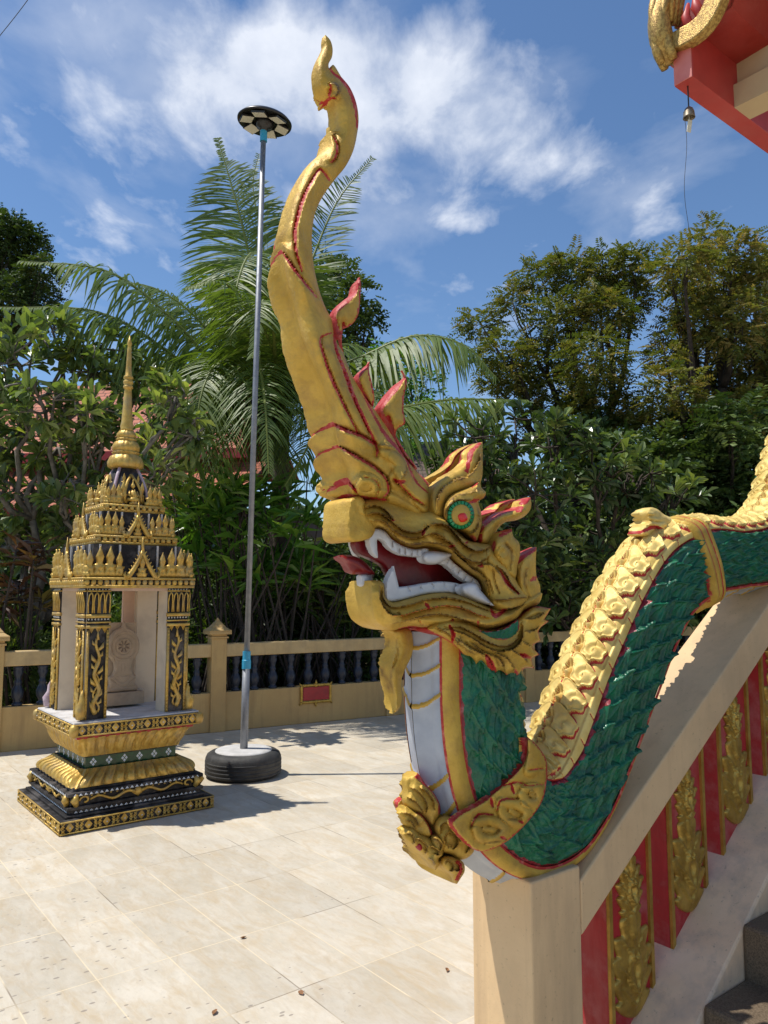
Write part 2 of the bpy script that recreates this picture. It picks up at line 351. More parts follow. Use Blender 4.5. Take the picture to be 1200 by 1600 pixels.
def naga(name, outline, W, Rr, edge, mat_, parent, step=3.2, off=None, both=True, tr=None, li=False, **k):
    """an outline on the photograph -> solid in the statue's own plane with real thickness; mirrored to the far side.
       off: the solid sits at that distance from the middle plane (near and far copies) instead of across it"""
    if tr: outline = [tr(*p) for p in outline]; k['bumps'] = [(([tr(*p) for p in q[0]]),)+tuple(q[1:]) for q in k.get('bumps', ())]; k['grooves'] = [(([tr(*p) for p in q[0]]),)+tuple(q[1:]) for q in k.get('grooves', ())]; k['folds'] = [(([tr(*p) for p in q[0]]),)+tuple(q[1:]) for q in k.get('folds', ())]
    if li: outline = inset_left(outline, W, Rr, edge, k.get('pw', .5), li if li is not True else 0.)
    # image y points down: flip so that the triangles face the stair side
    P, F, H, paint, be = relief_core(outline, step, W, Rr, edge, **k)
    o0 = 0. if off is None else (off(P) if callable(off) else off)
    A = unproj(P, H+o0)
    mb = MB()
    if off is None:
        B = A-2*H[:, None]*NN; v, fl = solid(A, B, F[:, ::-1], [(b, a) for a, b in be]); mb.add(v, fl, np.concatenate([paint, paint]))
    else:
        hb = np.minimum(H, .012)
        B = A-(H+hb)[:, None]*NN; v, fl = solid(A, B, F[:, ::-1], [(b, a) for a, b in be]); pp = np.concatenate([paint, paint]); mb.add(v, fl, pp)
        if both:
            far = v-2*(((v-M0)@NN)[:, None])*NN; FAR[name] = MB().add(far, [f[:, ::-1] for f in fl], pp).build(name, mat_, parent, True, 'paint', world=True)
    return mb.build(name, mat_, parent, 46, 'paint', world=True)
def local_relief(outline, W, Rr, edge, step, o, ax, ay, az, **k):
    """relief on a flat wall: outline in metres; returns verts, faces, paint (flat back)"""
    P, F, H, paint, be = relief_core(outline, step, W, Rr, edge, **k)
    A = np.asarray(o)+P[:, :1]*np.asarray(ax)+P[:, 1:]*np.asarray(ay)+H[:, None]*np.asarray(az)
    B = A-(H[:, None]+.002)*np.asarray(az); v, fl = solid(A, B, F, be)
    return v, fl, np.concatenate([paint, paint])
c1 = lambda x, y: (x/3+400, y/3)
c2 = lambda x, y: (x/2.727+460, y/2.727+460)
c3 = lambda x, y: (x/3+480, y/3+650)
c4 = lambda x, y: (x/3.158+580, y/3.158+950)
c5 = lambda x, y: (x/2.857+780, y/2.857+680)
c6 = lambda x, y: (x/5+560, y/5+1150)
T1 = lambda l: [c1(*p) for p in l]
T2 = lambda l: [c2(*p) for p in l]
T3 = lambda l: [c3(*p) for p in l]
T4 = lambda l: [c4(*p) for p in l]
T6 = lambda l: [c6(*p) for p in l]
G = M['gold']
NAGA = empty('naga_statue', M0+np.array([0, 0, .68]), AX)
tag(NAGA, 'large naga serpent statue with gold horned head and green scaled body on the stair rail', 'statue')

# ---------------- body: a rounded box section swept along a path in the plane
path_px = [(722, 985), (722, 1040), (723, 1100), (729, 1160), (741, 1212), (768, 1258), (812, 1283), (856, 1266), (888, 1220), (914, 1160), (939, 1095), (966, 1030), (996, 963), (1032, 905), (1082, 876), (1134, 872), (1180, 862),
           (1218, 818), (1238, 756), (1258, 690), (1285, 610), (1330, 545), (1400, 520)]
pp = unproj(np.array(path_px, float), 0.)
pt = np.stack([(pp-M0)@U, pp[:, 2]], -1)
cen = crom(pt, False, .004); dl = np.concatenate([[0], np.cumsum(np.linalg.norm(np.diff(cen, axis=0), axis=1))]); SL = dl[-1]
def cpos(s): return np.stack([np.interp(s, dl, cen[:, 0]), np.interp(s, dl, cen[:, 1])], -1)
def ctan(s):
    e = .03; d = cpos(np.clip(s+e, 0, SL))-cpos(np.clip(s-e, 0, SL)); return d/np.linalg.norm(d, axis=1)[:, None]
def s_at(px, py):
    p = unproj(np.array([[px, py]], float), 0.)[0]; q = np.array([(p-M0)@U, p[2]]); return dl[np.argmin(np.linalg.norm(cen-q, axis=1))]
AD, BD, RC = .152, .082, .036
# perimeter table: q runs from the middle of the back round the stair side to the middle of the belly
def perim():
    P = []; n1 = 12
    for t in np.linspace(0, 1, n1): P.append((AD+.012*(1-t*t), t*(BD-RC)))
    for t in np.linspace(0, 1, n1)[1:]: a = t*math.pi/2; P.append((AD-RC+RC*math.cos(a), BD-RC+RC*math.sin(a)))
    for t in np.linspace(0, 1, n1)[1:]: P.append((AD-RC-(2*AD-2*RC)*t, BD+.008*math.sin(t*math.pi)))
    for t in np.linspace(0, 1, n1)[1:]: a = t*math.pi/2; P.append((-AD+RC-RC*math.sin(a), BD-RC+RC*math.cos(a)))
    for t in np.linspace(0, 1, n1)[1:]: P.append((-AD-.026*t, (BD-RC)*(1-t)))
    return np.array(P)
PT = perim(); QL = np.concatenate([[0], np.cumsum(np.linalg.norm(np.diff(PT, axis=0), axis=1))]); QT = QL[-1]
pn = np.gradient(PT, axis=0); pn = np.stack([pn[:, 1], -pn[:, 0]], -1); pn /= np.linalg.norm(pn, axis=1)[:, None]
s_hump = s_at(1060, 890)
SC_S = [0, .12, .5*SL, SL]; 
def scale_ab(s):
    a = np.interp(s, [0, .25, s_at(800, 1283), s_at(948, 1095), s_at(1036, 908), s_at(1134, 872), s_at(1238, 756), SL], [1.02, 1.0, .95, 1.07, .98, .80, 1.0, 1.0])
    return a
def surf(s, q, h):
    s = np.asarray(s, float); q = np.asarray(q, float); h = np.asarray(h, float)
    sg = np.where(q < 0, -1., 1.); aq = np.abs(q); x = np.interp(aq, QL, PT[:, 0]); y = np.interp(aq, QL, PT[:, 1])
    nx = np.interp(aq, QL, pn[:, 0]); ny = np.interp(aq, QL, pn[:, 1]); k = scale_ab(s)
    c = cpos(s); t = ctan(s); n2 = np.stack([-t[:, 1], t[:, 0]], -1)
    r = x*k+nx*h; w = sg*(y+ny*h); p2 = c+n2*r[:, None]
    return M0+p2[:, :1]*U+np.array([0, 0, 1.])*p2[:, 1:]+w[:, None]*NN
def sheet(name, s0, s1, q0, q1, ds, dq, hfn, mat_, sides=(1, -1), parent=NAGA, pfn=None, qmap=None):
    """a strip of skin between q0 and q1 on the wanted sides; hfn(s,q) -> relief"""
    mb = MB(); ns = max(2, int((s1-s0)/ds)); nq = max(2, int((q1-q0)/dq))
    ss, qq = np.meshgrid(np.linspace(s0, s1, ns), np.linspace(q0, q1, nq), indexing='ij'); s_, q_ = ss.ravel(), qq.ravel()
    if qmap: q_ = qmap(s_, q_)
    for sg in sides:
        h = hfn(s_, q_, sg); pnt = pfn(s_, q_) if pfn else 0.
        v = surf(s_, q_*sg, h); i = np.arange(ns-1)[:, None]*nq; j = np.arange(nq-1)[None]
        f = np.stack([i+j, i+j+1, i+nq+j+1, i+nq+j], -1).reshape(-1, 4)
        if sg < 0: f = f[:, ::-1]
        mb.add(v, [f[:, ::-1]], pnt)
    return mb.build(name, mat_, parent, True, 'paint', world=True)
qB0 = QT-(BD-RC)-.034                     # belly starts
s_neck = s_at(741, 1212); s_bot = s_at(790, 1275); s_low = s_at(905, 1200); sR = s_at(1072, 884)
def qCf(s): return np.interp(s, [s_neck, s_bot, s_low, s_low+.3, sR-.05, sR+.04], [.062, .080, .120, .116, .110, .100])   # crest edge
def qGf(s): return np.interp(s, [s_neck, s_bot, s_low], [qB0-.054, qB0-.045, qB0-.014])                          # edge of the gold belly band
sEnd = SL
def hscale(s, q, sg):
    ls, lq = .092, .080; best = np.zeros(len(s)); qC = qCf(s); qG1 = qGf(s); x = (q-.13)/lq
    wob = .09*np.sin(s*31+q*40)
    for row in (-1, 0, 1, 2):
        for par in (0, 1):
            i = np.floor(s/ls-par*.5)+row
            for dj in (-1, 0, 1):
                j = np.round(x+wob-par*.5)+par*.5+dj
                u_ = ((s/ls-par*.5)-i)/1.35; v_ = (x+wob-j)/.58
                wid = np.clip(np.minimum(1.3*(1-u_), .4+u_*1.3), 0, 1)
                ins_ = (u_ > 0) & (u_ < 1) & (np.abs(v_) < wid)
                rim = np.exp(-((wid-np.abs(v_)-.10)/.08)**2)*np.clip(u_*2.5, 0, 1)
                hh = .003+.019*u_**1.5+.011*rim+.006*np.exp(-(v_/.07)**2)*u_
                best = np.where(ins_ & (hh > best), hh, best)
    amp = np.interp(s, [s_bot, s_low, s_low+.14], [.6, .75, 1.25])
    P2 = np.stack([s*1000, q*1000], -1)
    ed = np.clip((q-qC)/.010, 0, 1)*np.clip((qG1-q)/.030, 0, 1)*np.clip((np.abs(s-sR-.03*np.cos(q/QT*math.pi))-.052)/.01, 0, 1)
    strokes = .009*np.abs(vnoise(np.stack([P2[:, 0]*.5+P2[:, 1]*.4, P2[:, 1]*1.6-P2[:, 0]*.5], -1), 26, 2)-.5)
    strokes += .007*np.abs(vnoise(np.stack([P2[:, 0]*.3-P2[:, 1], P2[:, 1]*.3+P2[:, 0]*.5], -1), 15, 9)-.5)
    return ed*(best*amp+strokes*np.interp(s, [s_low, s_low+.12], [1.3, .12])+.001*vnoise(P2, 6, 4))-.002*(1-ed)
def pscale(s, q):
    e = np.minimum(q-qCf(s), qGf(s)-q)+.008*(vnoise(np.stack([s*1000, q*1000], -1), 14, 3)-.5)
    return np.clip((np.interp(s, [s_bot, s_low+.1], [.011, .007])-e)/.003, 0, 1)
sheet('body_scales', 0, sEnd, 0, 1, .0030, .011, hscale, M['green'], pfn=pscale, qmap=lambda s, q: qCf(s)+(qGf(s)-qCf(s))*q)
def hband(s, q, sg): 
    qG1 = qGf(s); x = (q-qG1)/(qB0-qG1); return .006*np.sin(np.clip(x, 0, 1)*math.pi)+.004
def pband(s, q):
    qG1 = qGf(s); x = (q-qG1); return np.where((x < .0045) | (x > qB0-qG1-.003), 1., 0.)
sheet('side_band', 0, sEnd, 0, 1, .01, .06, hband, G, pfn=pband, qmap=lambda s, q: qGf(s)-.002+(qB0+.004-qGf(s))*q)
SRING = [s_at(726, y) for y in (1000, 1040, 1082, 1183, 1222)]+[s_at(790, 1275)+.12*k for k in range(20)]
def ringd(s, q):
    b = s+.030*np.clip((QT-q)/(QT-qB0), 0, 1)**2; return np.min(np.abs(b[:, None]-np.array(SRING)[None]-.015), axis=1)
def hbel(s, q, sg):
    d = ringd(s, q); return .002+.007*np.exp(-(d/.005)**2)
sheet('belly_plates', 0, sEnd, qB0, QT, .0035, .004, hbel, M['belly'], pfn=lambda s, q: np.clip((.0062-ringd(s, q))/.002, 0, 1))
# crest: rows of curled flames in relief on the back
PM = .086
def motif(s, q):
    """one curl per PM of length; returns height and red paint"""
    pa = np.zeros(len(s)); aq = np.abs(q); best = np.zeros(len(s)); qc = .045
    for k in (1, 0, -1, -2):
        i = np.floor(s/PM)+k; x = (s/PM-i)*PM-PM*.5; y = aq-qc
        r = np.hypot(x, y); th = np.arctan2(y, x)
        lob = .0350+.0028*np.sin(th*6+1.)*(x < .02)+.034*np.exp(-((th+.55)/.30)**2)+.012*np.exp(-((th+.2)/.6)**2)
        ins_ = r < lob
        spir = np.cos((r/.0058-th)*1.0)
        prof = .014+.010*np.clip((x+.03)/.09, 0, 1)+.004*np.clip(1-r/.035, 0, 1)
        hh = prof+.0048*spir*np.exp(-(r/.03)**4)+.0045*np.exp(-((lob-r-.004)/.0025)**2)+.006*np.exp(-(r/.005)**2)
        edge_ = np.clip((lob-r)/.003, 0, 1)
        hh = hh*edge_
        up = ins_ & (hh > best-.004*(k < 0)); best = np.where(up, np.maximum(hh, best*.0+hh), best); pa = np.where(up, (lob-r < .0015)*1., pa)
        sh = (r >= lob) & (r < lob+.004) & (best < .004); pa = np.where(sh & (y > 0), 1., pa)
    mid = np.exp(-(aq/.010)**2); f = (s/PM*2) % 1
    return np.maximum(best, .030*mid*(.3+.7*np.abs(f-.5)*2)), pa
def hcrest(s, q, sg):
    H, pa = motif(s, q); x = np.abs(q); qC = qCf(s)
    st = np.clip((x-.086)/.002, 0, 1); f = (s/PM+.25+(x-qC)*5) % 1
    line = np.exp(-((f-.5)*PM/.0028)**2)*np.clip((x-(qC-.030))/.01, 0, 1); e = np.clip((qC-x)/.006, 0, 1)
    return H*(1-st)*e+st*(.007-.005*line)*e+.0035
def pcrest(s, q):
    H, pa = motif(s, q); x = np.abs(q); qC = qCf(s); f = (s/PM+.25+(x-qC)*5) % 1
    line = (np.abs(f-.5)*PM < .0022+.005*np.clip((x-qC+.008)/.01, 0, 1)) & (x > qC-.024)
    return np.where(line | (x > qC-.0045), 1., pa*(x < .086))
sheet('crest_band', 0.02, sEnd, 0, 1, .0021, .016, hcrest, M['palegold'], pfn=pcrest, qmap=lambda s, q: qCf(s)*q)
# strap ring round the hump
def hring(s, q, sg):
    x = (s-sR)/.05+.10*np.sin(np.clip((q-.1)/.25, 0, 1)*3.1)
    return .016+.004*np.abs(np.cos(x*4.7))
def ring(name, s0, w, mat_, shear=0.):
    mb = MB(); ns, nq = 17, 120; u_ = np.linspace(-1, 1, ns); q_ = np.linspace(-QT, QT, nq)
    uu, qq = np.meshgrid(u_, q_, indexing='ij'); u_, q_ = uu.ravel(), qq.ravel()
    s_ = s0+w*u_+shear*(np.cos(np.abs(q_)/QT*math.pi))
    h = np.where(np.abs(u_) > .93, -.01, .026+.005*np.abs(np.cos(u_*4.9))); pa = np.where((np.abs(np.abs(u_)-.32) < .07) | (np.abs(u_) > .9), 1., 0.)
    v = surf(s_, q_, h); i = np.arange(ns-1)[:, None]*nq; j = np.arange(nq-1)[None]
    f = np.stack([i+j, i+nq+j, i+nq+j+1, i+j+1], -1).reshape(-1, 4)
    mb.add(v, [f], pa); return mb.build(name, mat_, NAGA, True, 'paint', world=True)
ring('neck_strap', sR, .046, G, -.03)
# ---------------- head
def whead(P):
    x, y = P[:, 0], P[:, 1]; return np.interp(x, [500, 560, 620, 700, 760, 830, 880], [.050, .052, .075, .112, .128, .125, .10])
def whorn(P):
    y = P[:, 1]; return np.interp(y, [55, 120, 200, 280, 400, 520, 650, 750, 800], [.018, .034, .044, .050, .060, .072, .082, .080, .08])
horn_o = [c1(325,163), c1(311,190), c1(313,212), c1(300,243), c1(277,288), c1(271,345), c1(283,405), c1(310,447), c1(345,470), c1(356,512), c1(362,560), c1(364,612), c1(350,612), c1(330,590),
          c1(327,645), c1(318,682), c1(290,716), c1(240,762), c1(200,822), c1(160,902), c1(130,1000), c1(112,1080), c1(106,1136), c1(85,1132), c1(87,1200), c1(95,1285), c1(110,1375), c1(130,1470), c1(150,1580),
          c2(35,365), c2(78,470), c2(100,560), c2(110,612), c2(132,680), c2(165,752), c2(172,800), c2(210,862), c2(300,885), c2(420,930), c2(520,965), c2(590,955), c2(600,880), c2(583,815),
          c2(530,762), c2(470,692), c2(410,592), c2(350,502), c2(290,422), c2(240,332), c2(205,242), c2(180,200), c2(160,112), c1(356,1500), c1(330,1450), c1(300,1372), c1(276,1272), c1(264,1180), c1(264,1080), c1(280,990), c1(320,910), c1(370,842), c1(420,780), c1(454,712), c1(472,640), c1(481,560), c1(470,482), c1(440,410), c1(400,360), c1(360,303), c1(345,325), c1(340,302), c1(356,268), c1(359,225), c1(348,188)]
hs = (0, 13, 23, 32, 67)
def hornfn(P, d, H, paint):
    # a lifted lobe on the left flank from the notch down to the locks
    l = crom([c1(85,1135), c1(140,1210), c1(200,1290), c1(290,1390)], False, 3); x, y = P[:, 0], P[:, 1]
    return H, paint
naga('horn', horn_o, whorn, 30, .008, G, NAGA, step=2.1, sharp=hs, rough=.0025, pw=.62, li=lambda P: np.interp(P[:, 1], [55, 120, 200, 300, 360, 430, 500, 600, 700, 776], [3, 5, 5, 7, 9, 14, 20, 26, 24, 18]),
     folds=[(T1([(88,1132),(140,1205),(200,1290),(285,1392)]), 26, .013, 1), (T1([(350,600),(378,660),(378,730),(352,760)]), 16, .012, 1), (T1([(300,795),(262,850),(232,905),(200,1000),(183,1090),(190,1180),(215,1270)]), 14, .010, -1),
            (T2([(78,478),(130,530),(200,570),(300,610),(352,645)]), 22, .016, 1), (T2([(112,612),(200,655),(300,712),(350,745),(392,790),(402,835),(385,868)]), 18, .018, 1), (T2([(166,748),(220,790),(262,838)]), 14, .014, 1),
            (T2([(155,165),(112,185),(125,260),(160,360),(210,470),(270,590)]), 20, .010, 1), (T2([(168,120),(175,220),(215,330),(250,430),(300,540),(352,660)]), 10, .008, -1), (T2([(425,792),(452,812),(500,860),(565,905)]), 14, .012, -1),
            (T2([(350,640),(420,650),(470,690),(480,740),(450,795)]), 14, .012, 1), (T2([(285,400),(330,500),(390,600),(470,690),(545,775),(580,830)]), 8, .008, 1), (T1([(340,398),(360,390),(385,408),(385,435),(362,455),(340,448)]), 8, .008, 1)],
     bumps=[
            (T2([(290,780),(330,790),(355,815),(340,850),(300,865),(265,850),(258,815),(290,780)]), 9, .010), (T2([(300,812),(312,820)]), 17, .012),
            (T2([(430,700),(480,800),(560,900)]), 12, .010), (T2([(370,870),(430,900),(500,950)]), 16, .014), (T1([(348,400),(385,415),(380,445),(350,455)]), 7, .006),
            (T2([(400,660),(450,690),(480,730),(440,790)]), 16, .013)],
     grooves=[(T1([(360,1440),(375,1500)]), 3, .008, 1.5), (T1([(365,640),(382,690),(372,740),(350,762)]), 3.2, .012, 2.4), (T1([(345,845),(300,795),(262,850),(232,905),(200,1000),(183,1090),(190,1180),(215,1270)]), 3.2, .010, 3.4),
              (T1([(88,1135),(135,1200),(200,1290),(285,1395)]), 3., .010, 2.6), (T1([(345,395),(352,405),(345,455),(375,460)]), 3, .008, 2.6), (T1([(345,318),(365,345),(400,372),(440,425),(466,500),(476,600)]), 3.4, .006, 3.4),
              (T2([(155,165),(112,185),(125,260),(160,360),(210,470),(270,590)]), 2.8, .008, 2.6), (T2([(168,120),(175,220),(215,330),(250,430),(300,540),(352,660),(350,690)]), 3., .010, 3.6),
              (T2([(80,480),(130,530),(200,570),(300,610),(350,645)]), 3.2, .014, 3.4), (T2([(114,612),(200,655),(300,712),(350,745),(392,790),(400,840),(380,865)]), 3., .013, 2.6),
              (T2([(168,750),(220,790),(262,838)]), 3., .013, 4.), (T2([(292,778),(340,790),(360,820),(350,860)]), 2.2, .008, .8), (T2([(270,790),(255,820),(275,860)]), 2.2, .008, .8),
              (T2([(215,850),(300,868),(390,875)]), 3., .012, 3.), (T2([(430,795),(452,812),(500,860),(560,900)]), 2.6, .010, 1.6), (T2([(425,788),(445,800),(470,797)]), 2.6, .009, 4.),
              (T2([(285,400),(330,500),(390,600),(470,690),(545,775),(580,830)]), 3, .008, 3.), (T2([(345,655),(420,665),(470,700)]), 2.4, .007, .0), (T2([(470,690),(520,800),(575,850)]), 2.4, .008, 2.)])
# fins on the back of the horn
def fin(ol, W=.030, R_=16, edge=.006, bumps=(), grooves=(), sharp=(), pe=2.2, fn=None, **k):
    return naga('crest_fin', ol, W, R_, edge, G, NAGA, step=2.2, li=True, sharp=sharp, bumps=bumps, grooves=grooves, paintedge=pe, rough=.003, fn=fn, **k)
def pinkside(line, wd):
    def f(P, d, H, paint):
        L_ = crom(line, False, 3); dd, fr = dseg(P, L_); return H-.004*np.exp(-(dd/wd)**2), np.maximum(paint, np.clip((wd-dd)/3+.5, 0, 1)*.9)
    return f
fin([c1(340,1455), c1(385,1408), c1(430,1372), c1(443,1325), c1(487,1298), c1(492,1335), c1(488,1400), c1(480,1472), c1(455,1515), c1(420,1535), c1(409,1515), c1(406,1560), c1(402,1600), c2(212,262), c2(175,215)], sharp=(4, 10),
    fn=pinkside(T1([(350,1470),(400,1420),(445,1380),(470,1315)]), 7))
fin([c2(250,345), c2(282,312), c2(321,286), c2(318,322), c2(331,380), c2(341,440), c2(336,492), c2(330,510), c2(285,440)], sharp=(2,), fn=pinkside(T2([(262,350),(285,320),(310,300)]), 6), W=.024)
fin([c2(340,482), c2(370,432), c2(410,385), c2(444,356), c2(460,323), c2(479,368), c2(468,430), c2(465,498), c2(471,550), c2(440,572), c2(432,600), c2(470,690), c2(500,745), c2(440,660), c2(380,560)], sharp=(4,),
    fn=pinkside(T2([(355,490),(385,440),(425,395),(455,345)]), 8), grooves=[(T2([(400,520),(430,620),(470,690)]), 4, .008, 5)])
# snout block
naga('snout', [c3(198,398), c3(222,380), c3(248,378), c3(270,400), c3(272,440), c3(300,480), c3(318,530), c3(300,568), c3(262,584), c3(215,588), c3(192,570), c3(186,510), c3(192,450)],
     .058, 6, lambda P: np.full(len(P), .052), G, NAGA, step=2.6, rough=.004, bumps=[(T3([(275,430),(300,400),(340,395)]), 12, .008)])
# upper jaw and cheek
upper = [(262,400),(330,384),(400,392),(470,420),(540,440),(600,440),(650,470),(700,530),(760,580),(810,590),(865,600),(900,640),(950,700),(1000,790),(1048,852),(1010,900),(960,935),(900,930),(850,900),(822,842),(800,775),(745,735),(690,690),(650,655),(600,632),(560,622),(505,626),(450,610),(400,578),(360,540),(325,528),(300,560),(262,560),(240,480)]
naga('upper_jaw', upper, whead, 18, .022, G, NAGA, step=1.7, tr=c3, sharp=(14,), rough=.0015, paintedge=0, pw=.5,
     folds=[([(262,432),(325,420),(372,445),(405,490),(380,492)], 12, 0.0162, -1), ([(270,470),(300,455),(340,455),(385,480),(430,520),(490,545),(540,535),(560,515)], 10, 0.0216, -1), ([(300,492),(355,492),(405,535),(475,570),(545,562),(600,550),(650,570)], 9, 0.0162, -1),
            ([(560,520),(600,505),(655,512),(700,555),(745,605),(800,632),(866,612)], 12, 0.0270, -1), ([(600,560),(670,590),(730,655),(800,685),(862,650)], 10, 0.0216, -1), ([(545,560),(565,525),(600,500)], 8, 0.0135, 1),
            ([(480,600),(560,592),(620,600),(680,625),(735,670),(790,700)], 9, 0.0162, -1), ([(330,512),(380,535),(430,580),(490,602),(560,600)], 6, 0.0135, -1),
            ([(690,640),(760,705),(830,760),(850,840)], 14, 0.0162, 1), ([(800,700),(860,700),(905,740),(940,800),(985,840)], 18, 0.0189, 1), ([(890,700),(930,740),(960,790),(1000,835)], 10, 0.0135, -1),
            ([(855,905),(890,920),(935,905),(1000,890),(1046,856)], 14, 0.0216, -1), ([(860,860),(930,860),(990,850),(1040,850)], 8, 0.0135, -1), ([(635,470),(680,530),(735,575),(800,592)], 10, 0.0162, 1)],
     bumps=[([(870,640),(880,700)], 10, .008)],
     grooves=[([(550,530),(540,560)], 2., .006, 3.), ([(665,612),(690,608)], 2., .006, 2.6), ([(800,700),(820,705),(815,690)], 2., .006, 2.2), ([(905,725),(940,785),(990,832)], 2., .008, 3.2), ([(862,910),(890,925),(930,908)], 2., .008, 4.5), ([(395,490),(412,488)], 2., .006, 1.8),
              ([(740,600),(755,585)], 2., .006, 2.), ([(640,530),(665,545)], 1.2, .003, 0), ([(680,560),(700,585)], 1.2, .003, 0), ([(730,620),(745,600)], 1.2, .003, 0), ([(760,660),(775,645)], 1.2, .003, 0), ([(620,600),(640,590)], 1.2, .003, 0), ([(870,720),(880,780),(900,830)], 1.4, .005, 0), ([(850,770),(870,830)], 1.4, .005, 0),
              ([(327,529),(360,543),(400,582),(450,612),(505,628)], 2, .002, 2.2), ([(600,634),(650,658),(690,692),(745,737),(800,777),(822,842)], 2, .002, 2.2)])
# lower jaw
lower = [(300,772),(340,772),(362,790),(368,840),(395,868),(470,852),(560,830),(650,822),(740,838),(800,866),(860,892),(930,900),(1000,880),(1048,856),(1020,905),(985,955),(930,985),(870,1002),(820,1004),(760,985),(700,985),(640,1000),(560,995),(480,988),(430,998),(395,1006),(350,990),(318,960),(300,900),(296,830)]
naga('lower_jaw', lower, lambda P: np.interp(P[:, 0], [540, 600, 660, 740, 800, 830], [.050, .058, .105, .142, .150, .14]), 13, lambda P: np.interp(P[:, 0], [575, 620, 680], [.042, .036, .020]), G, NAGA, step=1.7, tr=c3, sharp=(0, 13,), rough=.0015, pw=.5,
     folds=[([(352,800),(360,860),(395,895),(480,885),(560,862),(650,852),(740,868),(800,892),(870,915),(950,915)], 7, 0.0135, -1), ([(395,935),(440,935),(500,918),(560,903),(660,888),(740,903),(800,930),(860,945)], 12, 0.0162, -1, 1.2), ([(400,972),(480,955),(560,935),(640,930),(720,950),(800,975),(880,980),(960,950)], 10, 0.0162, -1), ([(340,800),(345,870),(390,930),(440,935)], 12, 0.0162, 1)],
     grooves=[([(555,878),(572,900)], 2.2, .006, 3.4), ([(525,958),(540,980)], 1.5, .006, .8), ([(670,985),(682,955)], 2., .010, 4.), ([(860,905),(880,935),(925,915)], 2.4, .010, 4.), ([(800,960),(802,985)], 2.2, .008, 1.8), ([(425,920),(440,935)], 1.5, .005, 0), ([(720,890),(735,905)], 1.5, .005, 0), ([(430,1000),(480,992),(560,1000)], 2.2, .003, 2.4)])
# leafy fringe behind the jaw
fringe = [(1143,902),(1112,952),(1132,962),(1085,1005),(1094,1052),(1058,1080),(1088,1118),(1052,1140),(1064,1182),(1015,1185),(990,1227),(958,1208),(935,1226),(905,1196),(880,1212),(850,1190),(812,1150),(792,1180),(768,1135),(730,1120),(700,1088),(640,1047),(560,1000),(600,965),(680,950),(760,965),(820,995),(870,998),(930,980),(985,950),(1060,895)]
FW = lambda P: np.interp(P[:, 0], [660, 700, 760, 830], [.108, .126, .128, .118])
naga('jaw_fringe', fringe, FW, 8, .060, G, NAGA, step=1.9, tr=c3, sharp=(0,1,2,4,6,8,10,12,14,17), rough=.0015, paintedge=1.3,
     folds=[([(640,1000),(700,1010),(770,1040),(840,1085),(910,1105),(985,1080),(1012,1030),(1008,970)], 9, 0.0189, 1), ([(650,985),(720,990),(800,1030),(860,1065),(920,1080),(975,1055),(995,1000)], 7, 0.0162, -1), ([(600,985),(660,1020),(720,1075),(790,1120)], 12, 0.0135, -1), ([(700,1040),(760,1085),(840,1130),(870,1180)], 10, 0.0135, 1), ([(760,1060),(830,1110),(900,1140),(930,1200)], 9, 0.0135, 1),
            ([(880,1110),(940,1140),(975,1200)], 9, 0.0121, 1), ([(960,1100),(1010,1130),(1040,1160)], 9, 0.0121, 1), ([(1010,1060),(1050,1080),(1080,1105)], 8, 0.0121, 1), ([(1020,1010),(1060,1010),(1090,985)], 8, 0.0108, 1), ([(1020,950),(1070,950),(1120,920)], 8, 0.0108, 1), ([(720,1030),(700,1080)], 6, 0.0081, 1)],
     grooves=[([(1000,1118),(1042,1132)], 2.4, .008, 4.5), ([(840,1125),(858,1160),(880,1200)], 2.4, .010, 6), ([(668,985),(684,1020),(680,1060)], 2.2, .010, 4.), ([(975,1190),(988,1215)], 2, .004, 3), ([(560,1002),(640,1047),(700,1088),(740,1128)], 2., .003, 3.), ([(880,1210),(940,1222),(985,1228)], 3, .002, 4.),
              ([(740,1060),(770,1095)], 1.4, .004, 0), ([(800,1100),(830,1130)], 1.4, .004, 0), ([(880,1130),(900,1170)], 1.4, .004, 0), ([(1040,1010),(1070,1000)], 1.4, .004, 0), ([(1050,945),(1090,925)], 1.4, .004, 0)])
naga('cheek_gap', [(795,1000),(860,1003),(930,985),(990,950),(1002,985),(983,1030),(930,1055),(870,1050),(820,1030)], lambda P: FW(P)+.006, 3, .09, M['green'], NAGA, step=2.4, tr=c3, paintedge=3.2)
# flames behind the cheek and over the eye
flame = lambda ol, **k: naga(k.pop('name', 'cheek_flame'), ol, k.pop('W', .10), k.pop('Rr', 13), k.pop('edge', .02), G, NAGA, step=2.4, tr=c3, rough=.003, **k)
flame([(800,600),(792,560),(812,518),(850,488),(900,455),(978,430),(998,398),(1047,380),(1050,425),(1028,462),(985,487),(925,500),(893,530),(872,575),(855,610)], sharp=(7,), off=.030, both=True, W=.055, edge=.014,
      bumps=[([(830,570),(860,510),(920,472),(1000,450)], 10, .010)], grooves=[([(812,540),(850,490),(910,455),(985,432)], 3, .006, 4.), ([(1000,410),(1040,388)], 4, .004, 6), ([(985,445),(1005,430)], 4, .004, 6), ([(800,600),(815,560)], 3, .006, 5)])
flame([(862,622),(872,580),(902,550),(958,530),(968,565),(992,592),(998,640),(985,700),(975,760),(940,750),(905,700),(870,660)], sharp=(3,), off=.075, W=.045, edge=.012,
      bumps=[([(920,660),(905,640),(915,622),(935,632),(932,655)], 5, .008), ([(900,600),(880,640),(900,690)], 9, .010)], grooves=[([(900,560),(955,536)], 3, .004, 4), ([(930,600),(960,640),(950,720)], 2.5, .008, 0), ([(878,590),(868,630)], 2.5, .006, 3.5)])
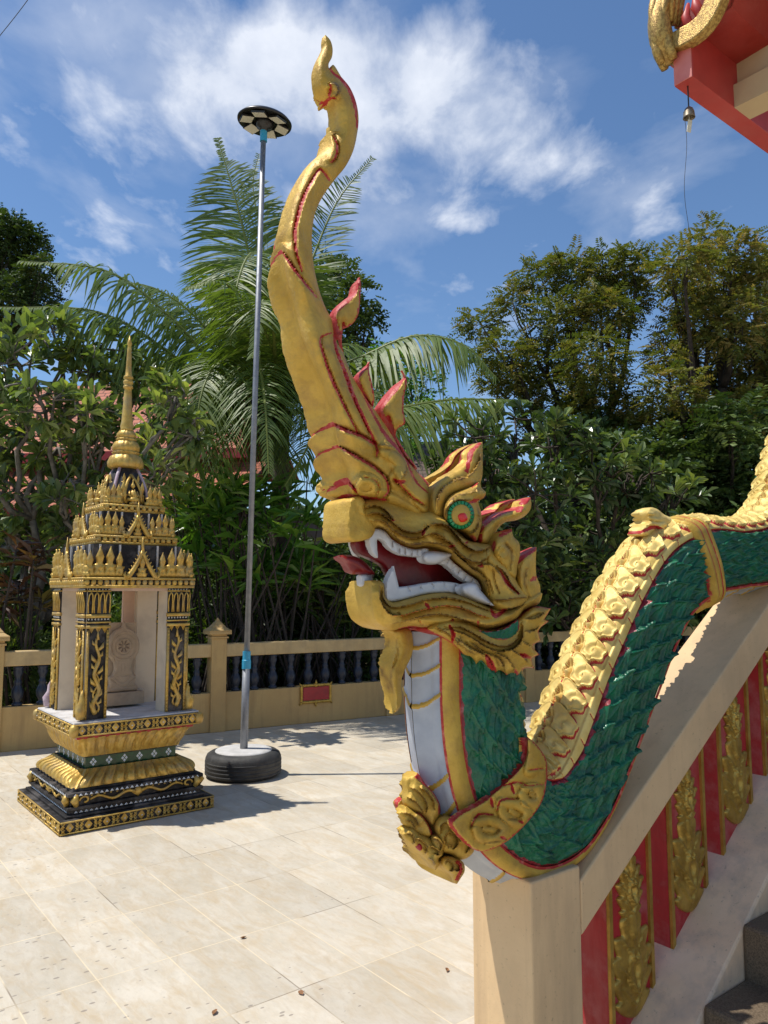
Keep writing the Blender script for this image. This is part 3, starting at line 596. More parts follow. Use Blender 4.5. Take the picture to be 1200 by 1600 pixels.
flame([(972,700),(988,660),(1022,638),(1075,614),(1072,680),(1074,745),(1092,800),(1086,862),(1052,895),(1010,860),(985,800)], sharp=(3,), off=.045, W=.045, edge=.012,
      bumps=[([(1010,830),(1015,760),(1040,690)], 11, .010)], grooves=[([(985,690),(1020,650),(1072,622)], 3.2, .005, 5), ([(1030,720),(1020,780),(1040,850)], 2.2, .007, 0), ([(1075,755),(1050,770)], 3, .005, 4)])
flame([(1050,895),(1085,880),(1100,830),(1060,830),(1000,860),(960,830),(930,870),(960,930)], off=.05, W=.05, edge=.012)
flame([(578,400),(585,345),(605,318),(645,280),(700,250),(742,212),(752,168),(788,132),(822,121),(822,200),(820,285),(800,330),(720,350),(668,375),(645,420),(640,470),(600,470)], sharp=(8,), off=lambda P: np.interp(P[:, 1], [690, 755, 800], [.014, .045, .072]), W=.034, edge=.008, Rr=13, name='brow_flame',
      folds=[([(608,440),(612,390),(640,335),(700,300),(760,280),(800,230),(818,160)], 12, .012, 1)], grooves=[([(752,262),(757,215),(768,170),(808,128)], 3., .002, 4.5), ([(742,255),(752,262)], 2, .002, 3)])
flame([(628,470),(634,420),(668,370),(720,345),(768,325),(812,294),(816,335),(838,358),(826,385),(803,400),(815,450),(818,520),(790,592),(745,560),(690,530),(645,505)], sharp=(5,), W=.118, Rr=11, name='eye_socket', edge=.05,
      folds=[([(650,500),(642,450),(660,405),(705,372),(765,360),(810,345)], 9, .010, 1), ([(655,510),(652,455),(672,412),(715,392),(770,392),(800,400)], 5, .010, -1), ([(800,430),(806,500),(775,548),(720,545),(668,512)], 8, .010, -1)],
      grooves=[([(760,405),(803,392)], 2.4, .006, 3.5), ([(772,330),(806,300)], 2.4, .002, 3.5), ([(790,590),(772,565)], 3, .004, 5)])
# eye, on both sides of the head
def circ_(cx_, cy_, r, n=24, k=1.): return [(cx_+r*.97*math.cos(a), cy_+r*1.05*math.sin(a)) for a in np.linspace(0, 2*math.pi, n+1)[:-1]]
FAR.clear(); eye = naga('eye', circ_(720.5, 804.5, 17.5), .015, 15, .002, G, NAGA, step=1.3, off=.121); eyes = [eye, FAR['eye']]
M['eyerim'] = mat('eye_rim', (.004, .05, .02), (.004, .03, .015), rough=.3)
rim = naga('eye_rim', circ_(720.5, 804.5, 21.8, 30), .010, 3, .004, M['eyerim'], NAGA, step=1.5, off=.115); rim.parent = eyes[0]; FAR['eye_rim'].parent = eyes[1]
pu = naga('pupil', [(723+8*math.cos(a)*.95+.8*math.sin(3*a), 808.5+7.6*math.sin(a)) for a in np.linspace(0, 2*math.pi, 14)[:-1]], .007, 5, .002, M['eyered'], NAGA, step=1.3, off=.133, rough=.002); pu.parent = eyes[0]; FAR['pupil'].parent = eyes[1]
for si, sg in enumerate((1, -1)):
    mb = MB()
    for k in range(20):
        a0, a1 = k*math.pi/10+.04, (k+1)*math.pi/10-.04
        ring_ = np.array([(720.5+rr*math.cos(a)*.97, 804.5+rr*math.sin(a)*1.05) for a, rr in ((a0, 15.8), (a1, 15.8), (a1, 20.8), (a0, 20.8))])
        hh = np.array([.131, .131, .128, .128]); A = unproj(ring_, hh); B = A-.008*NN
        if sg < 0: A = A-2*(((A-M0)@NN)[:, None])*NN; B = B-2*(((B-M0)@NN)[:, None])*NN
        mb.add(np.concatenate([A, B]), [(0, 1, 2, 3), (7, 6, 5, 4), (0, 4, 5, 1), (1, 5, 6, 2), (2, 6, 7, 3), (3, 7, 4, 0)])
    g_ = mb.build('iris_ring', M['eyegreen'], NAGA, False, 'paint', world=True); g_.parent = eyes[si]
# teeth, gums, mouth
Wt = M['white']
def fl(name, ol, off, W, Rr=8, edge=.004, m_=Wt, **k): return naga(name, ol, W, Rr, edge, m_, NAGA, step=2.2, tr=c3, off=off, **k)
offg = lambda P: np.interp(P[:, 0], [540, 600, 660, 740, 800], [.030, .040, .066, .088, .095])
fl('upper_teeth', [(285,572),(318,530),(360,538),(400,580),(450,610),(505,625),(565,622),(570,655),(520,662),(470,658),(425,650),(385,625),(355,588),(330,578),(328,620),(330,665),(308,650),(290,610)], offg, .010, Rr=4, sharp=(12,),
   grooves=[([(x, y-6), (x+2, y+38)], 1.4, .005, .9) for x, y in ((400,590),(430,608),(458,618),(490,628),(520,630),(548,628))])
fl('rear_teeth', [(600,640),(650,655),(690,690),(745,735),(800,775),(815,815),(800,805),(760,790),(715,765),(670,722),(640,700),(615,690)], offg, .011, Rr=4,
   grooves=[([(x, y), (x-16, y+30)], 1.4, .005, .9) for x, y in ((665,668),(695,690),(720,712),(750,738),(780,758))])
fl('upper_fang', [(540,655),(558,636),(600,634),(640,638),(686,645),(650,675),(600,696),(560,692),(542,675)], lambda P: offg(P)+.008, .022, Rr=8, sharp=(4,))
fl('lower_teeth', [(372,862),(366,790),(382,745),(406,703),(420,760),(430,802),(480,796),(560,782),(640,776),(720,792),(745,835),(650,828),(560,834),(470,856),(395,870)], lambda P: offg(P)+.002, .010, Rr=4, sharp=(3, 5),
   grooves=[([(x, y-14), (x+10, y+16)], 1.4, .005, .9) for x, y in ((470,806),(525,796),(582,788),(640,788),(695,798))])
fl('lower_fang', [(722,800),(755,782),(790,785),(812,815),(877,890),(820,876),(765,853),(728,832)], lambda P: offg(P)+.028, .022, Rr=8, sharp=(4,))
fl('front_tooth', [(248,768),(250,742),(284,744),(290,768),(284,800),(255,800)], 0., .014, both=False)
naga('mouth_lining', [(225,588),(300,560),(345,560),(400,600),(450,640),(545,650),(640,690),(745,745),(800,800),(770,850),(560,850),(480,850),(430,805),(395,760),(355,700),(300,670),(240,640)], lambda P: np.interp(P[:, 0], [560, 640, 760], [.012, .020, .030]), 8, .01, M['mouthred'], NAGA, step=3, tr=c3,
     bumps=[])
tg = naga('tongue', [(150,655),(178,650),(240,664),(288,700),(316,742),(250,742),(208,738),(185,700)], .022, 12, .006, M['mouthred'], NAGA, step=2.4, tr=c3, sharp=(0,), bumps=[([(170,660),(240,690),(300,735)], 5, .006)])
# beard that hangs from the chin
naga('beard', [c3(362,1003), c3(430,992), c3(480,1000), c3(497,1060), c3(490,1120), c3(458,1190), c3(440,1250), c3(443,1330), c3(430,1375), c3(402,1396), c3(384,1375), c3(383,1320), c3(368,1240), c3(365,1170), c3(385,1100), c3(385,1040)], .022, 14, .008, G, NAGA, step=2.2, li=True, sharp=(9,), rough=.003,
     bumps=[(T3([(440,1010),(450,1080),(410,1170),(405,1260),(405,1380)]), 9, .010), (T3([(400,1010),(420,1080),(385,1180)]), 5, .006)], grooves=[(T3([(420,1050),(425,1120),(395,1200),(400,1300)]), 2, .004, 0)])
# collar across the neck and the chest ornaments
qS = QL[11+11+5]
def wcol(P): return np.full(len(P), .012)
naga('collar', [c4(770,640), c4(860,740), c4(862,880), c4(840,960), c4(750,1080), c4(640,1170), c4(530,1200), c4(440,1130), c4(400,1060), c4(445,1015), c4(490,990), c4(560,950), c4(640,880), c4(740,780), c4(765,720)], .014, 5, .003, G, NAGA, step=1.9, off=BD+.026, rough=.0015, paintedge=1.8,
     bumps=[(T4(l), w, h) for l, w, h in (([(790,660),(800,740),(790,800)], 12, .012), ([(760,890),(820,890),(830,950),(770,960),(745,920)], 8, .012), ([(640,960),(720,970),(770,1010),(740,1060),(660,1030),(640,990)], 8, .013), ([(520,1060),(590,1050),(660,1090),(620,1140),(540,1130),(520,1090)], 8, .013), ([(560,1090),(600,1095)], 5, .008), ([(690,1000),(710,1015)], 5, .008), ([(790,915),(800,925)], 5, .008))],
     grooves=[(T4(l), 2., .006, p) for l, p in (([(590,940),(600,980)], 3.2), ([(690,870),(705,915)], 3.), ([(640,880),(720,860),(760,870)], 1.5), ([(490,1080),(530,1020),(600,1020)], 1.8), ([(620,1000),(640,950),(720,940)], 1.8), ([(730,1050),(750,1060)], 3.), ([(640,1130),(665,1140)], 3.), ([(745,880),(850,870)], 1.2), ([(680,1040),(740,1045)], 0), ([(560,1160),(640,1150)], 0), ([(780,800),(850,790)], 1.5))])
def worn(k): return lambda P: np.interp(P[:, 0], [622, 640, 665, 700, 745], [.008, .014, .034, .066, .088])*(1+(k-1)*.6)
orn = [
 ([(372,350),(385,325),(430,300),(460,286),(490,320),(520,370),(560,410),(612,480),(640,550),(636,620),(612,660),(590,702),(560,690),(520,640),(470,600),(420,580),(385,550),(368,500),(380,440)], 1.0, [([(400,400),(450,420),(510,480),(540,550),(530,610)], 8, .010, -1), ([(385,480),(430,500),(480,550),(510,600)], 8, .009, -1), ([(480,400),(540,440),(590,510),(600,580)], 7, .010, -1), ([(430,315),(500,375),(570,440),(620,530),(625,620)], 6, .006, 1, 9)], (3, 11)),
 ([(312,605),(350,572),(356,545),(400,560),(440,590),(490,610),(530,660),(560,710),(580,760),(560,790),(520,790),(470,770),(430,740),(400,715),(362,690),(352,650)], 1.12, [([(350,600),(400,610),(450,650),(480,710)], 7, .010, -1), ([(370,660),(410,670),(450,720)], 6, .008, -1), ([(440,600),(500,640),(550,720),(565,780)], 5, .008, 1, 8)], (0,)),
 ([(348,770),(380,725),(430,712),(480,760),(530,780),(562,800),(600,850),(660,890),(662,930),(630,960),(636,1000),(602,1047),(560,1000),(520,950),(470,900),(420,850),(380,810)], 1.22, [([(370,760),(420,770),(440,830),(420,845)], 7, .010, -1), ([(450,800),(500,820),(540,880),(520,930)], 7, .010, -1), ([(560,860),(620,890),(630,930),(590,920)], 7, .010, -1), ([(540,950),(580,970),(600,1010)], 6, .009, -1)], (0, 11)),
 ([(590,705),(620,640),(680,615),(740,630),(800,670),(860,730),(912,800),(916,860),(890,920),(830,962),(780,965),(720,930),(660,905),(640,850),(610,790)], 1.10, [([(640,760),(640,700),(690,670),(760,700),(800,760),(800,830)], 9, .012, -1), ([(680,850),(670,790),(710,750),(770,790),(780,850),(740,890)], 7, .012, -1), ([(820,740),(870,800),(880,860),(840,920)], 8, .010, -1), ([(700,880),(700,855),(725,850),(740,870)], 5, .009, -1), ([(700,628),(780,665),(850,730),(900,800)], 4, .006, 1, 5)], ()),
 ([(560,800),(575,770),(610,768),(650,800),(682,850),(670,880),(650,920),(600,910),(565,860)], 1.30, [([(580,800),(620,810),(650,860),(640,900)], 6, .010, -1), ([(580,775),(625,780),(672,850)], 4, .006, 1, 7)], ()),
 ([(640,1000),(655,945),(720,935),(790,962),(826,1000),(829,1060),(800,1110),(770,1157),(735,1147),(712,1085),(670,1050)], 1.10, [([(670,1000),(700,970),(740,1000),(740,1050),(710,1060)], 7, .010, -1), ([(760,980),(790,1010),(785,1060),(750,1050)], 6, .009, -1), ([(770,960),(810,1000),(812,1060),(775,1140)], 5, .006, -1, 6)], (7, 8))]
c6b = lambda x, y: (x/5+560, y/5+1150)
for ol, kk, fo, sh in orn:
    naga('chest_ornament', ol, worn(kk), 8, lambda P, kk=kk: worn(kk)(P)*.55, G, NAGA, step=1.5, tr=c6b, sharp=sh, rough=.002, folds=fo)
naga('gem', [c6b(455, 860), c6b(475, 838), c6b(495, 858), c6b(497, 885), c6b(480, 898), c6b(460, 882)], .006, 4, .001, M['red'], NAGA, step=1.4, off=lambda P: worn(1.24)(P), both=False)
# flame ornament on top of the hump
naga('hump_ornament', [(1000,836), (1003,824), (1012,816), (1010,800), (1015,793), (1026,795), (1038,804), (1052,811), (1066,826), (1078,843), (1045,840), (1028,829), (1014,838)], .034, 8, .014, M['palegold'], NAGA, step=1.8, rough=.004,
     bumps=[([(1004,800),(1020,803)], 3, .006), ([(1003,808),(1030,812)], 3, .006), ([(1002,817),(1040,820)], 3.5, .008), ([(1030,825),(1060,835)], 4, .008)], grooves=[([(988,836),(1005,830),(1022,824),(1045,834),(1068,842)], 2.5, .004, 3.5)])
# ------------------------------------------------------------ stair balustrade and stairs
M['plaster'] = mat('tan_plaster', (.72, .50, .27), (.66, .45, .24), rough=.75, nscale=5, bump=.25, bscale=60, bdist=.003, grime=(.50, .36, .21), gscale=2.2, streak=(.50, .34, .19))
M['plasterpink'] = mat('pale_plaster', (.86, .62, .40), (.78, .55, .34), rough=.8, nscale=7, bump=.3, bscale=50, bdist=.003, grime=(.42, .34, .28), gscale=3, streak=(.48, .37, .27))
M['panelred'] = mat('panel_red', (.44, .018, .022), (.30, .010, .014), rough=.6, streak=(.50, .10, .09), nscale=9, bump=.35, bscale=35, bdist=.004, grime=(.55, .16, .15), gscale=9)
M['granite'] = mat('granite_step', (.085, .060, .036), (.17, .125, .08), rough=.6, nscale=220, nmix=(.4, .6), bump=.2, bscale=150, bdist=.002)
M['ornament'] = mat('old_gold', (.58, .38, .08), (.36, .21, .035), rough=.38, metal=.6, nscale=18, bump=.3, bscale=80, bdist=.003, attr='paint', c3=(.16, .09, .02))
SLP = .70
def on_rail(px, py, w):
    r = rays(px, py); s = ((M0-CAMP)@NN+w)/(r@NN); P = CAMP+r*s; return float((P-M0)@U), float(P[2])
BAL = empty('stair_balustrade', M0, AX); tag(BAL, 'tan plastered stair balustrade with square newel and red and gold baluster panels', 'balustrade')
hw = WN/2
tA, zA = on_rail(820, 1380, hw); tB, zB = on_rail(1000, 1240, hw); tC, zC = on_rail(1200, 946, hw)
tE, _ = on_rail(908, 1420, hw)
slope = (zC-zB)/(tC-tB)
ztop = lambda t: zB+(t-tB)*slope
tL, zL = on_rail(1000, 1317, hw); tL2, zL2 = on_rail(1200, 1016, hw); thick = ((ztop(tL)-zL)+(ztop(tL2)-zL2))/2
print('RAIL', slope, thick, zA, tA, tE, tB, tC)
newz = zA-.004
tj = (newz-zB)/slope+tB
def PB(t, w, z): return M0+U*t+NN*w+np.array([0, 0, z])
TEND = 4.2
mb = MB()   # newel
mb.prism([(0, -.02), (tE, -.02), (tE, ztop(tE)-thick), (tE, max(newz, ztop(tE))), (tj, newz), (0, newz)] if tj < tE else [(0, -.02), (tE, -.02), (tE, newz), (0, newz)], M0, U, (0, 0, 1), NN, WN)
o = mb.build('newel_post', M['plaster'], BAL, world=True); bevel(o, .006)
o = MB().prism([(tE+.001, ztop(tE)-thick), (TEND, ztop(TEND)-thick), (TEND, ztop(TEND)), (tE+.001, ztop(tE))], M0, U, (0, 0, 1), NN, WN).build('handrail', M['plaster'], BAL, world=True); bevel(o, .006)
# stringer: the sloping kerb the balusters stand on
qA = on_rail(1020, 1535, .072); qB_ = on_rail(1173, 1250, .072); sl2 = (qB_[1]-qA[1])/(qB_[0]-qA[0]); zstr = lambda t: qA[1]+(t-qA[0])*sl2
print('STR', sl2, qA, qB_)
t0s = tE-.02
wS = .20
o = MB().prism([(t0s, -.02), (TEND, -.02), (TEND, zstr(TEND)), (t0s, zstr(t0s))], M0+NN*(wS-.14), U, (0, 0, 1), NN, .28+.1).build('stringer', M['plasterpink'], BAL, world=True); bevel(o, .008)
# baluster panels: red fin walls with gold flame columns on the face
pw_ = .225; PWD = .055
flame_o = [(0, 0), (.020, .012), (.034, .035), (.026, .040), (.040, .075), (.030, .080), (.043, .115), (.028, .118), (.034, .150), (.018, .150), (.020, .178), (.006, .190), (0, .215), (-.006, .190), (-.020, .178), (-.018, .150), (-.034, .150), (-.028, .118), (-.043, .115), (-.030, .080), (-.040, .075), (-.026, .040), (-.034, .035), (-.020, .012)]
fv = relief_core([(x*1000, y*1000) for x, y in flame_o], 2.4, .018, 7, .004, rough=.003, folds=[([(0, 40), (14, 80), (30, 100)], 9, .010, 1), ([(0, 40), (-14, 80), (-30, 100)], 9, .010, -1), ([(0, 20), (12, 40), (24, 62)], 8, .008, 1), ([(0, 20), (-12, 40), (-24, 62)], 8, .008, -1), ([(0, 95), (10, 125), (22, 142)], 7, .009, 1), ([(0, 95), (-10, 125), (-22, 142)], 7, .009, -1), ([(0, 140), (8, 160), (14, 172)], 5, .006, 1), ([(0, 140), (-8, 160), (-14, 172)], 5, .006, -1)], sharp=(5, 7, 9, 12, 15, 17, 19, 21), grooves=[([(0, 30), (0, 190)], 2, .004), ([(0, 60), (28, 110)], 2, .004), ([(0, 60), (-28, 110)], 2, .004), ([(0, 30), (26, 70)], 2, .004), ([(0, 30), (-26, 70)], 2, .004), ([(0, 110), (18, 150)], 2, .004), ([(0, 110), (-18, 150)], 2, .004)],
                 bumps=[([(0, 50), (9, 85), (0, 120), (-9, 85), (0, 50)], 5, .008), ([(0, 130), (0, 180)], 5, .008)])
def flame_at(mb_, o, ax, ay, az, k=1.0):
    P, F, H, pa, be = fv; A = np.asarray(o)+P[:, :1]/1000*k*1.56*ax+P[:, 1:]/1000*k*ay+H[:, None]*az*.75; B = A-(H[:, None]*.75+.001)*az
    v, f = solid(A, B, F, be); mb_.add(v, f, np.concatenate([pa, pa]))
Z3 = np.array([0, 0, 1.])
def baluster(t):
    """t = right edge of the panel face"""
    tl = t-pw_; wf = .072; wb = -.085
    def zt(x): return ztop(x)-thick+.002
    rb = MB().prism([(tl, zstr(tl)-.02), (t, zstr(t)-.02), (t, zt(t)), (tl, zt(tl))], M0+NN*((wf+wb)/2), U, Z3, NN, wf-wb).build('baluster', M['panelred'], BAL, world=True)
    eb = MB()
    for x in (tl+.008, t-.008): eb.prism([(x-.008, zstr(x)-.01), (x+.008, zstr(x)-.01), (x+.008, zt(x)), (x-.008, zt(x))], M0+NN*(wf+.004), U, Z3, NN, .012)
    e_ = eb.build('gold_edge', M['ornament'], BAL, world=True, attr='paint'); e_.parent = rb
    ob = MB(); tm = (tl+t)/2; z = zstr(tm)+.01
    while z+.05 < zt(tm):
        k = min(1.65, (zt(tm)-z)/.215); flame_at(ob, PB(tm, wf-.001, z), U, Z3, NN, max(k, .5)); z += .262*max(k, .6)/1.65+.02
    f_ = ob.build('flame_ornament', M['ornament'], BAL, True, 'paint', world=True); f_.parent = rb
    return rb
t1 = on_rail(1020, 1535, .072)[0]; t2 = on_rail(1103, 1385, .072)[0]; t3 = on_rail(1173, 1250, .072)[0]; dB = (t3-t1)/2
print('BAL', t1, t2, t3)
for k in range(0, 10): baluster(t1+k*dB)
# stairs
ST = empty('staircase', M0+NN*.3, AX); tag(ST, 'dark speckled granite staircase beside the tan balustrade', 'staircase')
w0 = wS+.05
def on_step(px, py, z): P = ground(px, py, z); return float((P-M0)@U), float((P-M0)@NN)
RISE, RUN = .165, .165/sl2
tS, wSx = on_step(1148, 1440, .165*3)
print('STEP', tS, wSx, on_step(1070, 1597, .33), on_step(1148, 1540, .33))
TS0 = tS-2*RUN
for k in range(14):
    a, b = TS0+k*RUN, TS0+(k+1)*RUN+.03
    o = MB().box(M0+U*(a+b)/2+NN*(w0+1.1)+Z3*(RISE*(k+1)-.09-.0), ((b-a)/2, 1.1, .09), [U, NN, Z3]).build('step', M['granite'], ST, world=True); bevel(o, .012)
# ------------------------------------------------------------ ground
M['soil'] = mat('soil_litter', (.10, .075, .045), (.22, .17, .11), rough=.95, nscale=3, bump=.8, bscale=14, bdist=.03, grime=(.05, .05, .02), gscale=.8)
tag(mk('ground', [(-300, -100, -.03), (300, -100, -.03), (300, 800, -.03), (-300, 800, -.03)], np.array([[0, 1, 2, 3]]), M['soil']), kind='structure')
def floor_mat():
    m_ = bpy.data.materials.new('marble_tile'); m_.use_nodes = True; nt = m_.node_tree; N = nt.nodes; L = nt.links; b = N['Principled BSDF']
    tc = N.new('ShaderNodeTexCoord')
    def nd(t, **k):
        n = N.new(t)
        for a, v in k.items(): setattr(n, a, v)
        return n
    def noise(sc, det=7., rg=.6, scl=None, dist=0.):
        n = nd('ShaderNodeTexNoise'); n.inputs['Scale'].default_value = sc; n.inputs['Detail'].default_value = det; n.inputs['Roughness'].default_value = rg; n.inputs['Distortion'].default_value = dist
        if scl: mp = nd('ShaderNodeMapping'); mp.inputs['Scale'].default_value = scl; mp.inputs['Rotation'].default_value = (0, 0, .35); L.new(tc.outputs['Object'], mp.inputs[0]); L.new(mp.outputs[0], n.inputs[0])
        else: L.new(tc.outputs['Object'], n.inputs[0])
        return n.outputs[0]
    def mr(x, a, b_, c=0., d=1.):
        n = nd('ShaderNodeMapRange'); L.new(x, n.inputs[0])
        for i, v in enumerate((a, b_, c, d)): n.inputs[i+1].default_value = v
        return n.outputs[0]
    def mix(f, a, b_, mode='MIX'):
        n = nd('ShaderNodeMix', data_type='RGBA', blend_type=mode)
        for i, v in ((0, f), (6, a), (7, b_)):
            if hasattr(v, 'links'): L.new(v, n.inputs[i])
            else: n.inputs[i].default_value = v if i == 0 else (*v, 1)
        return n.outputs[2]
    def mth(op, a, b_):
        n = nd('ShaderNodeMath', operation=op)
        for i, v in enumerate((a, b_)):
            if hasattr(v, 'links'): L.new(v, n.inputs[i])
            else: n.inputs[i].default_value = v
        return n.outputs[0]
    br = nd('ShaderNodeTexBrick', offset=0., squash=1.); br.inputs['Scale'].default_value = 1; br.inputs['Brick Width'].default_value = .555; br.inputs['Row Height'].default_value = .30
    br.inputs['Mortar Size'].default_value = .0030; br.inputs['Mortar Smooth'].default_value = .1; br.inputs['Color1'].default_value = (.0, .0, .0, 1); br.inputs['Color2'].default_value = (1, 1, 1, 1)
    L.new(tc.outputs['Object'], br.inputs[0])
    base = mix(mr(noise(2.1, 8, .62, (1, 2.3, 1), .6), .36, .66), (.55, .485, .37), (.68, .615, .50))
    base = mix(mr(noise(5., 8, .68, (1, 2.8, 1), .9), .44, .66, 0, .85), base, (.55, .44, .29))
    base = mix(mr(noise(1.1, 6, .6), .45, .7, 0, .55), base, (.52, .475, .39))
    base = mix(mr(noise(26, 6, .7, (1, 1.6, 1)), .5, .75, 0, .35), base, (.40, .355, .29))
    base = mix(mr(noise(9, 9, .7, (1, 5, 1), 1.2), .52, .62, 0, .30), base, (.66, .60, .50))
    tint = mix(.16, base, br.outputs['Color'], 'MULTIPLY')
    base = mix(mth('MULTIPLY', br.outputs['Color'], .0), tint, tint)
    # worn pits, grouped in patches
    vo = nd('ShaderNodeTexVoronoi', feature='F1'); vo.inputs['Scale'].default_value = 17; vo.inputs['Randomness'].default_value = 1
    mp = nd('ShaderNodeMapping'); mp.inputs['Scale'].default_value = (1.9, 1., 1); mp.inputs['Rotation'].default_value = (0, 0, R(-70)); L.new(tc.outputs['Object'], mp.inputs[0]); L.new(mp.outputs[0], vo.inputs[0])
    sy_ = nd('ShaderNodeSeparateXYZ'); L.new(tc.outputs['Object'], sy_.inputs[0])
    sz = mr(mth('ADD', noise(1.3, 3, .5), mr(sy_.outputs[1], 0., .9, -.14, .12)), .42, .62, .03, .21)
    spot = mth('LESS_THAN', vo.outputs['Distance'], sz)
    wn_ = nd('ShaderNodeTexWhiteNoise'); L.new(vo.outputs['Position'], wn_.inputs[0]); keep = mth('LESS_THAN', wn_.outputs[0], .55); spot = mth('MULTIPLY', spot, keep)
    sxyz = nd('ShaderNodeSeparateXYZ'); L.new(tc.outputs['Object'], sxyz.inputs[0])
    base = mix(mth('MULTIPLY', spot, .8), base, (.26, .22, .18))
    mort = mix(mr(noise(1.3, 2), .52, .6), (.74, .62, .42), (.20, .15, .10))
    c = mix(mth('MULTIPLY', br.outputs['Fac'], mr(noise(3, 3), .3, .7, .35, .9)), base, mort)
    L.new(c, b.inputs['Base Color']); b.inputs['Specular IOR Level'].default_value = .35
    L.new(mr(noise(6), .3, .7, .42, .62), b.inputs['Roughness'])
    bm = nd('ShaderNodeBump'); bm.inputs['Strength'].default_value = .25; bm.inputs['Distance'].default_value = .004; h = mth('SUBTRACT', mth('MULTIPLY', noise(14), .5), br.outputs['Fac']); L.new(h, bm.inputs['Height']); L.new(bm.outputs[0], b.inputs['Normal'])
    return m_
M['tile'] = floor_mat()
F1 = ground(0, 1176); F2 = ground(630, 1116); FD = (F2-F1)/np.linalg.norm(F2-F1); FNn = np.array([FD[1], -FD[0], 0])     # toward the camera
FRZ = math.atan2(FD[1], FD[0])
g0 = ground(456, 1438)
fo = MB(); pts_ = [F1-FD*14, F1+FD*22, F1+FD*22+FNn*22, F1-FD*14+FNn*22]
fe = empty('x', g0, R(128)); o = mk('courtyard_floor', np.array(pts_), np.array([[0, 3, 2, 1]]), M['tile'], fe, world=True); o.parent = None; o.location = g0; o.rotation_euler = (0, 0, R(128)); bpy.data.objects.remove(fe)
tag(o, kind='structure')
# ------------------------------------------------------------ perimeter fence
M['ochre'] = mat('ochre_wall_paint', (.50, .335, .13), (.46, .30, .115), rough=.7, nscale=3, bump=.2, bscale=40, bdist=.003, grime=(.36, .235, .095), gscale=1.4, streak=(.33, .21, .085))
M['rail'] = mat('pale_ochre_rail', (.55, .40, .19), (.46, .32, .14), rough=.7, nscale=5, bump=.25, bscale=40, bdist=.003, grime=(.30, .22, .12), gscale=3, streak=(.36, .26, .13))
M['navy'] = mat('dark_navy_paint', (.012, .016, .03), (.02, .026, .045), rough=.4, nscale=10)
FEN = empty('perimeter_fence', F1, FRZ); tag(FEN, 'ochre courtyard fence with dark navy balusters, capped posts and a low wall', 'fence')
def fx(px, py=1100):
    r = rays(px, py); den = r@FNn; s = ((F1-CAMP)@FNn)/den; P = CAMP+r*s; return float((P-F1)@FD), float(P[2])
zW = fx(300, 1085)[1]; zR0 = fx(400, 1024)[1]; zR1 = fx(400, 1004)[1]
print('FENCE', zW, zR0, zR1, fx(340), fx(615), fx(340, 965), fx(0, 1017), fx(0, 1107), fx(600, 997), fx(600, 1063))
A3 = [FD, -FNn, Z3]
X0, X1 = -9., 16.
o = MB().box(F1+FD*(X0+X1)/2+Z3*(zW/2)-FNn*.06, ((X1-X0)/2, .06, zW/2), A3).build('low_wall', M['ochre'], FEN, world=True); bevel(o, .008)
o = MB().box(F1+FD*(X0+X1)/2+Z3*((zR0+zR1)/2)-FNn*.06, ((X1-X0)/2, .062, (zR1-zR0)/2), A3).build('top_rail', M['rail'], FEN, world=True); bevel(o, .012)
xp0 = fx(340)[0]; sp_ = fx(612)[0]-xp0
bprof = np.array([(0, .048), (.06, .048), (.08, .030), (.14, .036), (.22, .052), (.34, .058), (.44, .046), (.52, .030), (.56, .036), (.60, .036), (.64, .026), (.74, .034), (.84, .050), (.90, .040), (.93, .050), (1., .050)])
bh = zR0-zW
def bal_mesh():
    mb_ = MB(); mb_.lathe([(r_, z_*bh) for z_, r_ in bprof], n=12); return mb_.build('baluster', M['navy'], None, True)
b0 = None
for k in range(-3, 6):
    xc = xp0+k*sp_; pc = F1+FD*xc-FNn*.06
    o = MB().box(pc+Z3*(zR1+.06)/2, (.085, .085, (zR1+.06)/2), A3).build('fence_post', M['ochre'], FEN, world=True); bevel(o, .006); po = o
    zc = zR1+.06; cb = MB()
    for hh, z0, z1 in ((.10, 0, .02), (.085, .02, .045), (.125, .045, .075), (.125, .075, .09)): cb.frust(pc+Z3*(zc), hh, hh, z0, z1, A3)
    cb.frust(pc+Z3*zc, .12, .07, .09, .125, A3); cb.frust(pc+Z3*zc, .075, .055, .125, .15, A3); cb.frust(pc+Z3*zc, .055, .02, .15, .19, A3); cb.frust(pc+Z3*zc, .022, .004, .19, .225, A3)
    c_ = cb.build('post_cap', M['ochre'], FEN, world=True); c_.parent = po; bevel(c_, .004)
    for j in range(9):
        x = xc+(j+1)*sp_/10+0*.5
        if b0 is None: b0 = bal_mesh(); b = b0
        else: b = b0.copy(); col.objects.link(b)
        b.parent = FEN; b.location = (x, .06, zW)
